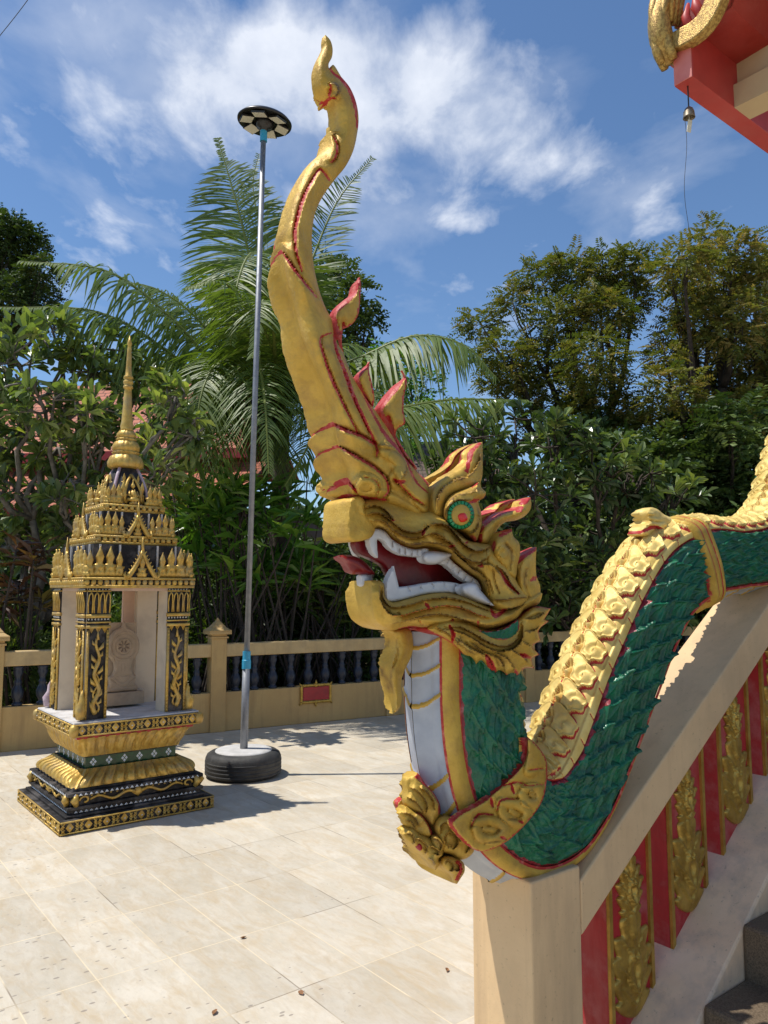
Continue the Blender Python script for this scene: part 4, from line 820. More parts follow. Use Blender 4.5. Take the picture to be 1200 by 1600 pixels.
# plaque
px_, pz_ = fx(493, 1083); PLQ = empty('wall_plaque', F1+FD*px_+Z3*pz_+FNn*.0, FRZ); tag(PLQ, 'small red plaque in a gold frame on the ochre fence wall', 'plaque')
pl0 = F1+FD*px_+Z3*pz_
hwp = (fx(513, 1083)[0]-fx(473, 1083)[0])/2; hhp = .075
MB().box(pl0+FNn*.010, (hwp, .010, hhp), A3).build('plate', M['red'], PLQ, world=True)
fo_ = [(-1.12, -1.1), (-.6, -1.25), (-.3, -1.5), (0, -1.95), (.3, -1.5), (.6, -1.25), (1.12, -1.1), (1.25, -1.3), (1.2, 0), (1.3, 1.2), (.9, 1.35), (.4, 1.5), (0, 1.75), (-.4, 1.5), (-.9, 1.35), (-1.3, 1.2), (-1.2, 0), (-1.25, -1.3)]
fb = MB()
for a_, b_ in (((-hwp-.02, -hhp-.02), (hwp+.02, -hhp-.02)), ((hwp+.02, -hhp-.02), (hwp+.02, hhp+.02)), ((hwp+.02, hhp+.02), (-hwp-.02, hhp+.02)), ((-hwp-.02, hhp+.02), (-hwp-.02, -hhp-.02))):
    n_ = 12; q = [pl0+FNn*.014+FD*(a_[0]+(b_[0]-a_[0])*i/n_)+Z3*(a_[1]+(b_[1]-a_[1])*i/n_) for i in range(n_+1)]; fb.tube(q, [.016+.004*(i % 2) for i in range(n_+1)], 6)
for s_ in (-1, 1):
    fb.tube([pl0+FNn*.014+Z3*(s_*(hhp+.02))+FD*x_ for x_ in (-.03, 0, .03)], [.01, .03, .01], 6); fb.tube([pl0+FNn*.014+Z3*(s_*(hhp+.03)), pl0+FNn*.014+Z3*(s_*(hhp+.08))], [.022, .004], 6)
    for t_ in (-1, 1): fb.tube([pl0+FNn*.014+Z3*(s_*(hhp+.01))+FD*(t_*(hwp+.01)), pl0+FNn*.014+Z3*(s_*(hhp+.05))+FD*(t_*(hwp+.045))], [.02, .006], 6)
fb.build('frame', M['ornament'], PLQ, True, 'paint', world=True)
# ------------------------------------------------------------ lamp in a tyre
M['steel'] = mat('galvanised_steel', (.30, .31, .33), (.22, .23, .25), rough=.55, metal=.6, nscale=18, bump=.1)
M['bluepvc'] = mat('blue_pvc', (.03, .30, .50), (.04, .36, .56), rough=.35)
M['rubber'] = mat('tyre_rubber', (.018, .018, .018), (.035, .034, .032), rough=.7, nscale=12, bump=.3, bscale=90, grime=(.09, .085, .075), gscale=5)
M['cement'] = mat('pale_cement', (.55, .54, .52), (.42, .41, .39), rough=.85, nscale=9, bump=.5, bscale=40, bdist=.004)
M['black'] = mat('black_plastic', (.012, .012, .012), (.02, .02, .02), rough=.35)
M['led'] = mat('led_panel', (.62, .58, .45), (.70, .66, .55), rough=.3, nscale=90)
TC = ground(380, 1211); TYR = empty('tyre_base', TC); tag(TYR, 'old black car tyre filled with white cement holding the lamp pole', 'tyre')
prof = [(.20, .0), (.27, .0), (.300, .018), (.312, .045), (.315, .075), (.315, .125), (.312, .155), (.300, .182), (.275, .198), (.235, .203), (.225, .190), (.225, .16)]
mb = MB(); n = 72; mb.lathe(prof, n=n)
for zz_ in (.05, .08, .11, .14):
    mb.lathe([(.300, zz_-.004), (.3155, zz_-.0045), (.3165, zz_-.012), (.3165, zz_-.020), (.3, zz_-.02)], n=n)
mb.build('tyre', M['rubber'], TYR, True)
MB().lathe([(.02, .16), (.228, .16), (.238, .198), (.232, .210), (.20, .214), (.1, .217), (.02, .219)], n=40).build('cement_fill', M['cement'], TYR, True)
rT = rays(412, 205); top = at(412, 205, TC[1]+.02)
LMP = empty('solar_lamp', TC+Z3*.2); tag(LMP, 'tall solar lamp with round black head and pale panels on a steel pole', 'lamp')
base = TC+Z3*.21; mid = base+(top-base)*.135
MB().tube([base-Z3*.1, mid], .032, 14).build('lower_pole', M['steel'], LMP, True, world=True)
MB().tube([mid, top], .024, 14).build('upper_pole', M['steel'], LMP, True, world=True)
MB().tube([mid-Z3*.075, mid-Z3*.005, mid+Z3*.0, mid+Z3*.07], [.038, .038, .034, .034], 16).build('coupling', M['bluepvc'], LMP, False, world=True)
MB().tube([top-Z3*.10, top], .033, 16).build('coupling', M['bluepvc'], LMP, False, world=True)
ldir = np.array([.10, -.06, 1.]); ldir /= np.linalg.norm(ldir); lx = np.cross([0, 1, 0], ldir); lx /= np.linalg.norm(lx); ly = np.cross(ldir, lx); hc = top+ldir*.075
rd = .246
def lt(v): v = np.asarray(v); return hc+v[:, :1]*lx+v[:, 1:2]*ly+v[:, 2:]*ldir
hb_ = MB(); tmp = MB().lathe([(.005, .02), (.10, .02), (.20, .012), (rd, .0), (rd+.002, .012), (rd-.02, .035), (.10, .05), (.005, .055)], n=48)
hb_.add(lt(tmp.v[0]), [np.concatenate(q) for q in tmp.f.values()]); hd = hb_.build('lamp_head', M['black'], LMP, True, world=True)
hb_ = MB(); tmp = MB().lathe([(.01, -.075), (.035, -.075), (.038, -.05), (.07, -.045), (.075, -.01), (.085, .01), (.01, .02)], n=24); hb_.add(lt(tmp.v[0]), [np.concatenate(q) for q in tmp.f.values()]); x_ = hb_.build('lamp_mount', M['black'], LMP, True, world=True)
for k in range(6):
    a_ = k*math.pi/3+.42; ca, sa = math.cos(a_), math.sin(a_); e1 = lx*ca+ly*sa; e2 = -lx*sa+ly*ca
    cc_ = hc+e1*.162; nrm = (ldir*.95+e1*.18); nrm /= np.linalg.norm(nrm); e1b = np.cross(e2, nrm)
    MB().box(cc_-ldir*.006, (.058, .062, .008), [e1b, e2, nrm]).build('panel_frame', M['black'], LMP, world=True)
    MB().box(cc_-ldir*.0135, (.052, .056, .004), [e1b, e2, nrm]).build('light_panel', M['led'], LMP, world=True)
# ------------------------------------------------------------ shrine
M['sblack'] = mat('weathered_black', (.010, .009, .009), (.024, .021, .020), rough=.6, spec=.3, nscale=14, bump=.3, bscale=60, grime=(.17, .155, .145), gscale=7.)
M['sgold'] = mat('shrine_gold', (.62, .42, .10), (.44, .26, .045), rough=.42, metal=.4, nscale=20, bump=.5, bscale=90, bdist=.004, grime=(.33, .25, .14), gscale=9)
M['swhite'] = mat('white_slab', (.60, .585, .57), (.50, .48, .46), rough=.8, nscale=9, bump=.2, bscale=60, grime=(.30, .27, .24), gscale=7)
M['spink'] = mat('pale_pink_plaster', (.66, .47, .36), (.60, .42, .31), rough=.8, nscale=4, grime=(.45, .33, .25), gscale=3)
M['scream'] = mat('cream_column', (.64, .55, .42), (.58, .49, .37), rough=.8, nscale=4, grime=(.45, .38, .30), gscale=4)
M['sgreen'] = mat('green_glass_tile', (.008, .07, .025), (.012, .04, .02), rough=.25, nscale=40)
M['mirror'] = mat('mirror_chip', (.75, .77, .78), (.55, .57, .58), rough=.25, metal=.2, nscale=60)
M['lilac'] = mat('faded_lilac', (.42, .28, .34), (.55, .45, .48), rough=.7, nscale=30)
M['stone'] = mat('beige_carved_stone', (.46, .35, .24), (.40, .30, .20), rough=.85, nscale=14, bump=.4, bscale=60, grime=(.28, .21, .15), gscale=5, attr='paint', c3=(.20, .14, .10))
SC = np.array([-1.950, 5.74, 0.]); SA = R(38.5)
SU = np.array([math.cos(SA), math.sin(SA), 0]); SV = np.array([-math.sin(SA), math.cos(SA), 0]); AXS = [SU, SV, Z3]
SHR = empty('spirit_shrine', SC, SA); tag(SHR, 'open four-pillared shrine in gold and black with a tall gold spire', 'shrine')
def P_(x, y, z): return SC+SU*x+SV*y+Z3*z
sides = [(SU, -SV), (-SU, SV), (SV, SU), (-SV, -SU)]          # (along, outward)
def each_side():
    for al, outw in sides: yield al, outw
def diamond(mb, o, al, up, outw, w, h, d, a=0.):
    v = [o+al*w, o+up*h, o-al*w, o-up*h, o+outw*d]; mb.add(v, [(0, 1, 4), (1, 2, 4), (2, 3, 4), (3, 0, 4)], a)
def bar(mb, p, q, outw, w, d):
    p = np.asarray(p); q = np.asarray(q); t = q-p; L_ = np.linalg.norm(t); t = t/L_; s = np.cross(outw, t)
    mb.box((p+q)/2+outw*d/2, (L_/2, w/2, d/2), [t, s, outw])
def lattice(gb, wb_, half, z0, z1, pitch, rr):
    """gold diamonds, crosses and petals along a black band"""
    for al, ow in each_side():
        n = int(round(2*half/pitch)); p_ = 2*half/n; zc = (z0+z1)/2; h = (z1-z0)/2; c = SC+ow*half
        bar(gb, c-al*half+Z3*(z0+.006), c+al*half+Z3*(z0+.006), ow, .010, .007); bar(gb, c-al*half+Z3*(z1-.006), c+al*half+Z3*(z1-.006), ow, .010, .007)
        for i in range(n):
            o = c+al*(-half+(i+.5)*p_)+Z3*zc
            diamond(gb, o, al, Z3, ow, h*.62, h*.80, .014)
            if wb_ is not None: diamond(wb_, o+ow*.010, al, Z3, ow, .007, .007, .006)
            for s in (-1, 1):
                for t in (-1, 1):
                    bar(gb, o+al*(s*p_*.5), o+al*(s*p_*.24)+Z3*(t*h*.86), ow, .006, .006)
                    bar(gb, o+al*(s*p_*.30)+Z3*(t*h*.15), o+al*(s*p_*.44)+Z3*(t*h*.62), ow, .008, .008)
                diamond(gb, o+al*(s*p_*.40), al, Z3, ow, p_*.09, h*.30, .008)
def part(name, m_, build, smooth=False):
    mb = MB(); build(mb); return mb.build(name, m_, SHR, smooth, world=True)
# plinths
o = part('plinth', M['sblack'], lambda mb: (mb.frust(SC, .52, .52, 0, .088, AXS), mb.frust(SC, .485, .485, .088, .105, AXS), mb.frust(SC, .455, .455, .105, .130, AXS), mb.frust(SC, .47, .47, .130, .152, AXS), mb.frust(SC, .445, .445, .152, .215, AXS), mb.frust(SC, .468, .468, .215, .238, AXS), mb.frust(SC, .435, .425, .238, .262, AXS))); bevel(o, .005)
gb = MB(); wb_ = MB(); lattice(gb, wb_, .522, .004, .086, .122, rng)
# scroll tier: curled vines and bead dots
for al, ow in each_side():
    c = SC+ow*.447; zc = .184
    for s in (-1, 1):
        pts = [c+al*(s*(.02+.30*t))+Z3*(zc+.016*math.sin(t*9.5))+ow*.006 for t in np.linspace(0, 1, 16)]
        gb.tube(pts, np.linspace(.012, .007, 16), 6)
        a_ = np.linspace(0, 5.2, 14); gb.tube([c+al*(s*(.355+(.036-.005*q)*math.cos(q*s if 0 else q)))+Z3*(zc+(.030-.004*q)*math.sin(q))+ow*.008 for q in a_], .008, 6)
        for k in range(7): o_ = c+al*(s*(.06+.042*k))+Z3*(zc+.024-.0*k)+ow*.004; gb.lathe([(.001, -.007), (.009, 0), (.001, .007)], o_, 8)
        gb.tube([c+al*(s*(.41))+Z3*.155+ow*.01, c+al*(s*.425)+Z3*.19+ow*.022, c+al*(s*.41)+Z3*.225+ow*.012], [.016, .026, .014], 8)
    diamond(gb, c+Z3*zc, al, Z3, ow, .045, .034, .03)
    for hh, z in ((.470, .226), (.458, .118)):
        c2_ = SC+ow*hh; k_ = 26
        for i in range(k_):
            o_ = c2_+al*(-hh*.93+(i+.5)*2*hh*.93/k_)+Z3*z; w_ = .013; wb_.add([o_+al*w_-Z3*.008, o_+Z3*.008, o_-al*w_-Z3*.008, o_+ow*.004], [(0, 1, 3), (1, 2, 3), (2, 0, 3)])
gb.build('plinth_ornament', M['sgold'], SHR, True, world=True)
# lotus slope: wavy petals
def petal_slope(mb, h0, h1, z0, z1, npet, amp, curve=0.):
    for al, ow in each_side():
        nx, nz = 90, 12; v = []
        for j in range(nz+1):
            t = j/nz; hh = h0+(h1-h0)*(t**(1.0+curve) if curve >= 0 else 1-(1-t)**(1-curve)); z = z0+(z1-z0)*t
            for i in range(nx+1):
                x = (i/nx*2-1); f = (x*npet/2+.15*math.sin(t*5)) % 1; e = min(1, (1-abs(x))*14)
                b_ = amp*math.sin(f*math.pi)**.6*math.sin(min(1, t*1.15+.12)*math.pi*.9)**.5*e+amp*.35*abs(math.sin(f*6.28))*math.sin(t*3.1)*e
                v.append(SC+al*x*(hh+b_*.3)+ow*(hh+b_)+Z3*(z+b_*.2))
        i = np.arange(nz)[:, None]*(nx+1); j = np.arange(nx)[None]; f = np.stack([i+j, i+j+1, i+nx+j+2, i+nx+j+1], -1).reshape(-1, 4); mb.add(v, [f])
part('lower_petal_band', M['sgold'], lambda mb: (petal_slope(mb, .420, .325, .255, .352, 11, .050, .0), mb.frust(SC, .415, .315, .25, .35, AXS)), True)
part('green_band', M['sgreen'], lambda mb: mb.frust(SC, .318, .318, .345, .432, AXS))
gb = MB(); gb.frust(SC, .326, .326, .342, .352, AXS); gb.frust(SC, .326, .326, .425, .434, AXS); gb.build('band_edging', M['sblack'], SHR, world=True)
for al, ow in each_side():
    for i in range(6):
        o_ = SC+ow*.319+al*(-.318+(i+.5)*.636/6)+Z3*.389
        for dx_, dz_ in ((0, .016), (0, -.016), (.013, 0), (-.013, 0)): diamond(wb_, o_+al*dx_+Z3*dz_, al, Z3, ow, .010, .012, .003)
part('upper_petal_band', M['sgold'], lambda mb: (petal_slope(mb, .332, .395, .432, .565, 11, .034, .7), mb.frust(SC, .32, .385, .43, .565, AXS)), True)
part('red_trim', M['red'], lambda mb: mb.frust(SC, .405, .41, .562, .582, AXS))
o = part('platform', M['sblack'], lambda mb: mb.frust(SC, .440, .440, .582, .668, AXS)); bevel(o, .004)
part('platform_top', M['swhite'], lambda mb: mb.frust(SC, .438, .434, .666, .676, AXS))
gb = MB(); lattice(gb, wb_, .441, .584, .666, .108, rng)
for x in (-1, 1):
    for y in (-1, 1): gb.lathe([(.002, -.045), (.028, -.03), (.034, 0), (.028, .03), (.002, .045)], P_(x*.437, y*.437, .625), 8)
gb.build('platform_ornament', M['sgold'], SHR, True, world=True)
# columns
ZC0, ZC1 = .676, 1.555; HC = .283; CW = .078
for x in (-1, 1):
    for y in (-1, 1):
        cc = P_(x*HC, y*HC, 0)
        cb = MB().box(cc+Z3*(ZC0+ZC1)/2, (CW, CW, (ZC1-ZC0)/2), AXS); colo = cb.build('column', M['scream'], SHR, world=True)
        kb, gb = MB(), MB()
        for al, ow in ((SU*x, SV*y), (SV*y, SU*x)):              # the two outer faces carry black and gold panels
            f0 = cc+ow*CW
            kb.box(f0+ow*.004+Z3*(ZC0+ZC1)/2, (CW-.004, .004, (ZC1-ZC0)/2-.003), [al, ow, Z3])
            for s in (-1, 1):
                gb.box(f0+ow*.010+al*s*(CW-.012)+Z3*(ZC0+.30), (.009, .006, .295), [al, ow, Z3])
                for k in range(24): diamond(gb, f0+ow*.015+al*s*(CW-.012)+Z3*(ZC0+.02+k*.024), al, Z3, ow, .008, .010, .006)
            # flame vine
            tt = np.linspace(0, 1, 26); pts = [f0+ow*.014+al*(.022*math.sin(t*15))*(1-t*.45)+Z3*(ZC0+.04+.50*t) for t in tt]; gb.tube(pts, .018*(1-tt*.5), 6)
            for q_ in range(6):
                zq = ZC0+.07+q_*.078; sq = (-1)**q_
                gb.tube([f0+ow*.012+al*sq*.006+Z3*zq, f0+ow*.018+al*sq*.030+Z3*(zq+.022), f0+ow*.012+al*sq*.040+Z3*(zq+.052)], [.010, .013, .002], 6); gb.tube([f0+ow*.012-al*sq*.006+Z3*(zq+.03), f0+ow*.016-al*sq*.030+Z3*(zq+.045), f0+ow*.012-al*sq*.036+Z3*(zq+.07)], [.008, .010, .002], 6)
            pts = [f0+ow*.014-al*(.024*math.sin(t*15+.6))*(1-t*.6)+Z3*(ZC0+.05+.42*t) for t in tt]; gb.tube(pts, .008*(1-tt*.5), 6)
            gb.tube([f0+ow*.014+Z3*(ZC0+.53), f0+ow*.014+Z3*(ZC0+.60)], [.012, .002], 6)
            # capital: upright petals
            for k in range(4):
                xk = (-.75+k*.5)*CW; a_ = f0+ow*.016+al*xk
                for s in (-1, 1): gb.tube([a_+al*s*.013+Z3*(ZC1-.17), a_+al*s*.016+Z3*(ZC1-.10), a_+al*s*.012+Z3*(ZC1-.05)+ow*.008, a_+Z3*(ZC1-.030)+ow*.010], .005, 5)
            gb.box(f0+ow*.010+Z3*(ZC1-.19), (CW+.004, .012, .012), [al, ow, Z3]); gb.box(f0+ow*.010+Z3*(ZC1-.232), (CW+.004, .010, .005), [al, ow, Z3]); gb.box(f0+ow*.010+Z3*(ZC1-.262), (CW+.004, .012, .010), [al, ow, Z3])
            gb.box(f0+ow*.010+Z3*(ZC1-.020), (CW, .010, .005), [al, ow, Z3])
            for k in range(7):
                for zz_ in (ZC1-.211, ZC1-.01): diamond(wb_, f0+ow*.012+al*((k-3)*CW/3.6)+Z3*zz_, al, Z3, ow, .007, .008, .006)
            for k in range(3): gb.add([f0+ow*.014+al*((k-1)*.045-.018)+Z3*(ZC1-.272), f0+ow*.014+al*((k-1)*.045+.018)+Z3*(ZC1-.272), f0+ow*.014+al*((k-1)*.045)+Z3*(ZC1-.305), f0+ow*.004+al*((k-1)*.045)+Z3*(ZC1-.275)], [(0, 2, 1), (0, 3, 2), (1, 2, 3)])
        # little naga curl at the foot
        cd = (SU*x+SV*y)/math.sqrt(2); f0 = cc+cd*(CW*1.42)
        lb = MB(); lb.tube([f0+Z3*(ZC0+.015)-cd*.01, f0+cd*.028+Z3*(ZC0+.03), f0+cd*.035+Z3*(ZC0+.075), f0+cd*.015+Z3*(ZC0+.12), f0+cd*.02+Z3*(ZC0+.165), f0+cd*.010+Z3*(ZC0+.20)], [.014, .034, .034, .022, .014, .003], 8)
        k1 = kb.build('panel', M['sblack'], SHR, world=True); k1.parent = colo; k2 = gb.build('gilt_relief', M['sgold'], SHR, True, world=True); k2.parent = colo
        k3 = lb.build('foot_curl', M['lilac' if x < 0 and y > 0 else 'sgold'], SHR, True, world=True); k3.parent = colo
# back panel of the niche and its sill
part('niche_sill', M['scream'], lambda mb: mb.box(P_(.02, .20, .676+.055), (.24, .05, .055), AXS))
part('niche_back', M['spink'], lambda mb: mb.box(P_(.17, .285, 1.11), (.055, .014, .43), AXS))
# tiers of the roof
flo = [(-30, 0), (30, 0), (40, 24), (25, 32), (33, 56), (15, 60), (20, 88), (0, 134), (-20, 88), (-15, 60), (-33, 56), (-25, 32), (-40, 24)]
fl_core = relief_core(flo, 7., 16, 26, 3, sharp=(0, 1, 2, 4, 6, 7, 8, 10, 12), grooves=[([(0, 20), (0, 100)], 4, 4), ([(0, 30), (20, 45)], 3, 4), ([(0, 30), (-20, 45)], 3, 4)], bumps=[([(-12, 22), (-16, 36), (-6, 42)], 6, 6), ([(12, 22), (16, 36), (6, 42)], 6, 6)])
def antefix(mb, o, al, ow, k=1., kz=1.):
    P, F, H, pa, be = fl_core; lean = .10
    A = o+P[:, :1]*k/1000*al+P[:, 1:]*k*kz/1000*(Z3+ow*lean)+H[:, None]*k/1000*ow; B = A-2*H[:, None]*k/1000*ow; v, f = solid(A, B, F, be); mb.add(v, f)
def gable(mb, rb, o, al, ow, w, h):
    """small pointed gable with curved rakes"""
    for s in (-1, 1):
        t = np.linspace(0, 1, 9); pts = [o+al*s*w*(1-q)**1.25*1.0+Z3*h*(q**1.1)+ow*.02 for q in t]; mb.tube(pts, .020-.008*t, 6)
        for q in t[1:-1]: p = o+al*s*w*(1-q)**1.25+Z3*h*(q**1.1)+ow*.02; mb.tube([p, p+al*s*.022+Z3*.022], [.009, .002], 5)
        mb.tube([o+al*s*w+ow*.02, o+al*s*(w+.02)+ow*.02+Z3*.02, o+al*s*(w+.012)+ow*.02+Z3*.045], [.016, .012, .003], 6)
    mb.tube([o+Z3*h*.97+ow*.02, o+Z3*(h+.045)+ow*.02, o+Z3*(h+.10)+ow*.02], [.013, .009, .002], 6)
    antefix(mb, o+ow*.012+Z3*.004, al, ow, w/.075*.72, h/w*.62)
    rb.add([o-al*w*.8, o+al*w*.8, o+Z3*h*.8, ], [(0, 1, 2)])
tiers = [(.398, 1.556, 1.628, .325, 1.86, 1.0), (.296, 1.862, 1.925, .235, 2.10, .80), (.224, 2.10, 2.155, .16, 2.17, .70)]
part('ceiling', M['spink'], lambda mb: mb.frust(SC, .36, .36, 1.535, 1.558, AXS))
kb = MB(); gb = MB(); rb = MB()
for hs_, z0, z1, hb, zt_, k in tiers:
    kb.frust(SC, hs_-.012, hs_-.012, z0, z1-.004, AXS); kb.frust(SC, hb, hb*.97, z1-.01, zt_, AXS)
    for al, ow in each_side():
        c = SC+ow*(hs_-.010); z = (z0+z1)/2; n = int(2*hs_/.042)
        gb.box(c+ow*.004+Z3*(z1-.008), (hs_, .010, .008), [al, ow, Z3]); gb.box(c+ow*.002+Z3*(z0+.010), (hs_-.004, .008, .010), [al, ow, Z3])
        for i in range(n):
            p = c+al*(-hs_+(i+.5)*2*hs_/n)+Z3*(z+.002)+ow*.004; gb.lathe([(.002, -.020), (.015, -.014), (.019, 0), (.015, .014), (.002, .020)], p, 8)
        c = SC+ow*(hs_-.030)+Z3*(z1-.002)
        wg = .105*k*(1.0 if k > .75 else .8); 
        if k > .75: gable(gb, rb, c+ow*.01, al, ow, wg, .19*k)
        else: antefix(gb, c, al, ow, .9)
        for s in (-1, 1):
            for q, kk in ((.97, 1.2), (.79, 1.4), (.60, 1.4), (.42, 1.2)):
                if k < .75 and q < .55: continue
                antefix(gb, c+al*s*(hs_-.03)*q, al, ow, kk*k, 1.15)
        for i in range(5):
            p = SC+ow*(hb)+al*((i-2)*hb*.42); MB().box(p+Z3*(z1+zt_)/2+ow*.002, (.006, .006, (zt_-z1)/2-.002), [al, ow, Z3]).build('pilaster', M['swhite'], SHR, world=True)
kb.build('roof_core', M['sblack'], SHR, world=True); gb.build('gilt_crown', M['sgold'], SHR, True, world=True); tag(rb.build('gable_panel', M['sblack'], SHR, world=True))
# bell dome with figures
dz = 2.165
o = part('dome', M['sblack'], lambda mb: mb.lathe([(.175, dz), (.172, dz+.05), (.150, dz+.14), (.118, dz+.22), (.088, dz+.275), (.075, dz+.285)], SC, 24), True)
gb = MB()
for k in range(4):
    a_ = SA+k*math.pi/2+math.pi/4*0; ow = np.array([math.cos(a_), math.sin(a_), 0]); al = np.array([-ow[1], ow[0], 0])
    f0 = SC+ow*.188+Z3*(dz+.02)          # seated figure: legs, body, head, crown
    gb.tube([f0-al*.045+Z3*.012, f0+ow*.018+Z3*.014, f0+al*.045+Z3*.012], [.012, .020, .012], 8); gb.tube([f0+Z3*.02, f0+Z3*.06-ow*.012, f0+Z3*.085-ow*.02], [.022, .026, .012], 8)
    gb.lathe([(.002, -.018), (.017, 0), (.014, .014), (.008, .022), (.005, .035), (.001, .055)], f0+Z3*.112-ow*.02, 10)
    for s in (-1, 1): gb.tube([f0+al*s*.026+Z3*.075-ow*.012, f0+al*s*.034+Z3*.045, f0+al*s*.012+Z3*.03+ow*.016], [.008, .008, .006], 6)
for k in range(8):
    a_ = SA+k*math.pi/4+math.pi/8; ow = np.array([math.cos(a_), math.sin(a_), 0]); al = np.array([-ow[1], ow[0], 0]); antefix(gb, SC+ow*.168+Z3*(dz-.0), al, ow, 1.0, 1.3); antefix(gb, SC+ow*.135+Z3*(dz+.125), al, ow*.4+Z3*.1, .62, 1.3)
for k in range(4):
    a_ = SA+k*math.pi/2; ow = np.array([math.cos(a_), math.sin(a_), 0]); al = np.array([-ow[1], ow[0], 0])
    for s in (-1, 1): gb.tube([SC+ow*.178+al*s*.062+Z3*(dz+.02), SC+ow*.170+al*s*.058+Z3*(dz+.10), SC+ow*.148+al*s*.034+Z3*(dz+.17), SC+ow*.122+Z3*(dz+.225)], .011, 6)
gb.build('dome_figures', M['sgold'], SHR, True, world=True)
gb = MB()
for k in range(4):
    a_ = SA+math.pi/4+k*math.pi/2; ow = np.array([math.cos(a_), math.sin(a_), 0]); gb.tube([SC+ow*r_+Z3*(dz+z_) for r_, z_ in ((.185, 0), (.182, .05), (.160, .14), (.126, .22), (.09, .285))], .012, 6)
gb.build('dome_ribs', M['lilac'], SHR, True, world=True)
sz0 = 2.445
spr = MB()
spr.lathe([(r_*1.22, z_) for r_, z_ in [(.06, 0), (.078, .004), (.092, .016), (.094, .05), (.080, .095), (.058, .112), (.072, .118), (.074, .126), (.056, .134), (.070, .142), (.072, .17), (.060, .205), (.040, .216), (.054, .222), (.054, .230), (.040, .238), (.052, .246), (.050, .27), (.040, .288), (.034, .30)]], SC+Z3*sz0, 48, 16, .16)
spr.lathe([(r_*1.22, z_) for r_, z_ in [(.044, .295), (.036, .31), (.040, .33), (.034, .36), (.022, .60), (.021, .62), (.030, .625), (.030, .64), (.022, .648), (.030, .662), (.030, .68), (.020, .69), (.030, .70), (.028, .715), (.020, .73), (.017, .78), (.013, .93), (.010, .955), (.016, .972), (.012, .99), (.001, 1.04)]], SC+Z3*sz0, 20)
spr.build('spire', M['sgold'], SHR, True, world=True)
tag(wb_.build('mirror_chips', M['mirror'], SHR, world=True), kind='stuff')
# carved wheel stele inside the niche
STL = empty('wheel_stele', P_(.06, .10, .786), SA); tag(STL, 'carved beige stone stele with an eight-spoked wheel inside the shrine', 'stele')
so_ = [(-100, 0), (100, 0), (104, 30), (86, 44), (90, 96), (70, 108), (58, 150), (62, 185), (98, 235), (108, 290), (90, 350), (52, 392), (20, 408), (0, 446), (-20, 408), (-52, 392), (-90, 350), (-108, 290), (-98, 235), (-62, 185), (-58, 150), (-70, 108), (-90, 96), (-86, 44), (-104, 30)]
so_ = [(x*1.15, y*1.17) for x, y in so_]
def circ(r_, n=24, cx_=0, cy_=338): return [(cx_+r_*math.cos(a), cy_+r_*math.sin(a)) for a in np.linspace(0, 2*math.pi, n+1)]
v, f, pa = local_relief(so_, 34, 14, 10, 5., (0, 0, 0), (.001, 0, 0), (0, 0, .001), (0, -.001, 0), sharp=(0, 1), grooves=[(circ(60), 4, 6), (circ(92, 30), 3, 5), ([(-70, 262), (-58, 200), (-62, 150)], 4, 6), ([(70, 262), (58, 200), (62, 150)], 4, 6), ([(-90, 120), (90, 120)], 4, 7), ([(-90, 100), (0, 40), (90, 100)], 4, 7), ([(-60, 112), (0, 66), (60, 112)], 3, 5), ([(-105, 36), (105, 36)], 3, 5),
     ([(-30, 232), (30, 232)], 3, 5), ([(-40, 215), (40, 215)], 2, 4), ([(-12, 210), (-12, 150)], 2, 4), ([(12, 210), (12, 150)], 2, 4)]+[([(14*math.cos(a), 338+14*math.sin(a)), (42*math.cos(a), 338+42*math.sin(a))], 6, 12, 5) for a in np.arange(8)*math.pi/4+.39],
     bumps=[(circ(50), 6, 9), (circ(8, 8), 8, 9), (circ(102, 30), 6, 5)])
mk('stele', v, f, M['stone'], STL, True, attrs={'paint': pa})
mbx = MB(); mbx.box((0, .03, .26), (.10, .02, .25)); mbx.box((0, -.01, -.045), (.15, .06, .045)); mbx.build('stele_back', M['stone'], STL, attr='paint')
# ------------------------------------------------------------ temple eave, bell, strings
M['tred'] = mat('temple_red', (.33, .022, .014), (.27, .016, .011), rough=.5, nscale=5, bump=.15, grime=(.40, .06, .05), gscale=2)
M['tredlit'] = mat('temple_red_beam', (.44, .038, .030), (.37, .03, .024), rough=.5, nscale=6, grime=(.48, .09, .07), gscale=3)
M['tcream'] = mat('temple_cream', (.50, .38, .22), (.46, .34, .19), rough=.7, nscale=3, grime=(.40, .28, .17), gscale=2)
M['mosaic'] = mat('gold_mosaic', (.50, .33, .09), (.32, .19, .05), rough=.4, metal=.5, nscale=60, bump=.8, bscale=180, bdist=.004, detail=2, nmix=(.45, .55))
E0 = at(1054, 136, 4.0)                      # lower front corner of the eave beam
TEM = empty('temple', (E0[0], E0[1], 0), AX); tag(TEM, 'temple corner with red eave beams, cream beam and gold mosaic gable trim', 'temple')
BH = .30; BW = .11
def E(a, b, c): return E0+U*a+NN*b+Z3*c      # a along the eave away, b toward the stair side, c up
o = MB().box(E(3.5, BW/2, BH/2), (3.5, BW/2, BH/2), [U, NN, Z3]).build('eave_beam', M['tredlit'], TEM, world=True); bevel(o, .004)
M['bleach'] = mat('sun_bleached_red', (.62, .20, .17), (.55, .13, .11), rough=.6, nscale=7)
MB().box(E(-.004, BW/2, BH/2-.001), (.003, BW/2-.003, BH/2-.004), [U, NN, Z3]).build('beam_end', M['bleach'], TEM, world=True)
MB().box(E(3.5, -.035, BH-.05), (3.5, .034, .05), [U, NN, Z3]).build('eave_lip', M['tredlit'], TEM, world=True)
c0 = .44
o = MB().box(E(c0+.09, BW+2.0, .03+.04), (.09, 2.0, .07), [U, NN, Z3]).build('cross_beam', M['tcream'], TEM, world=True)
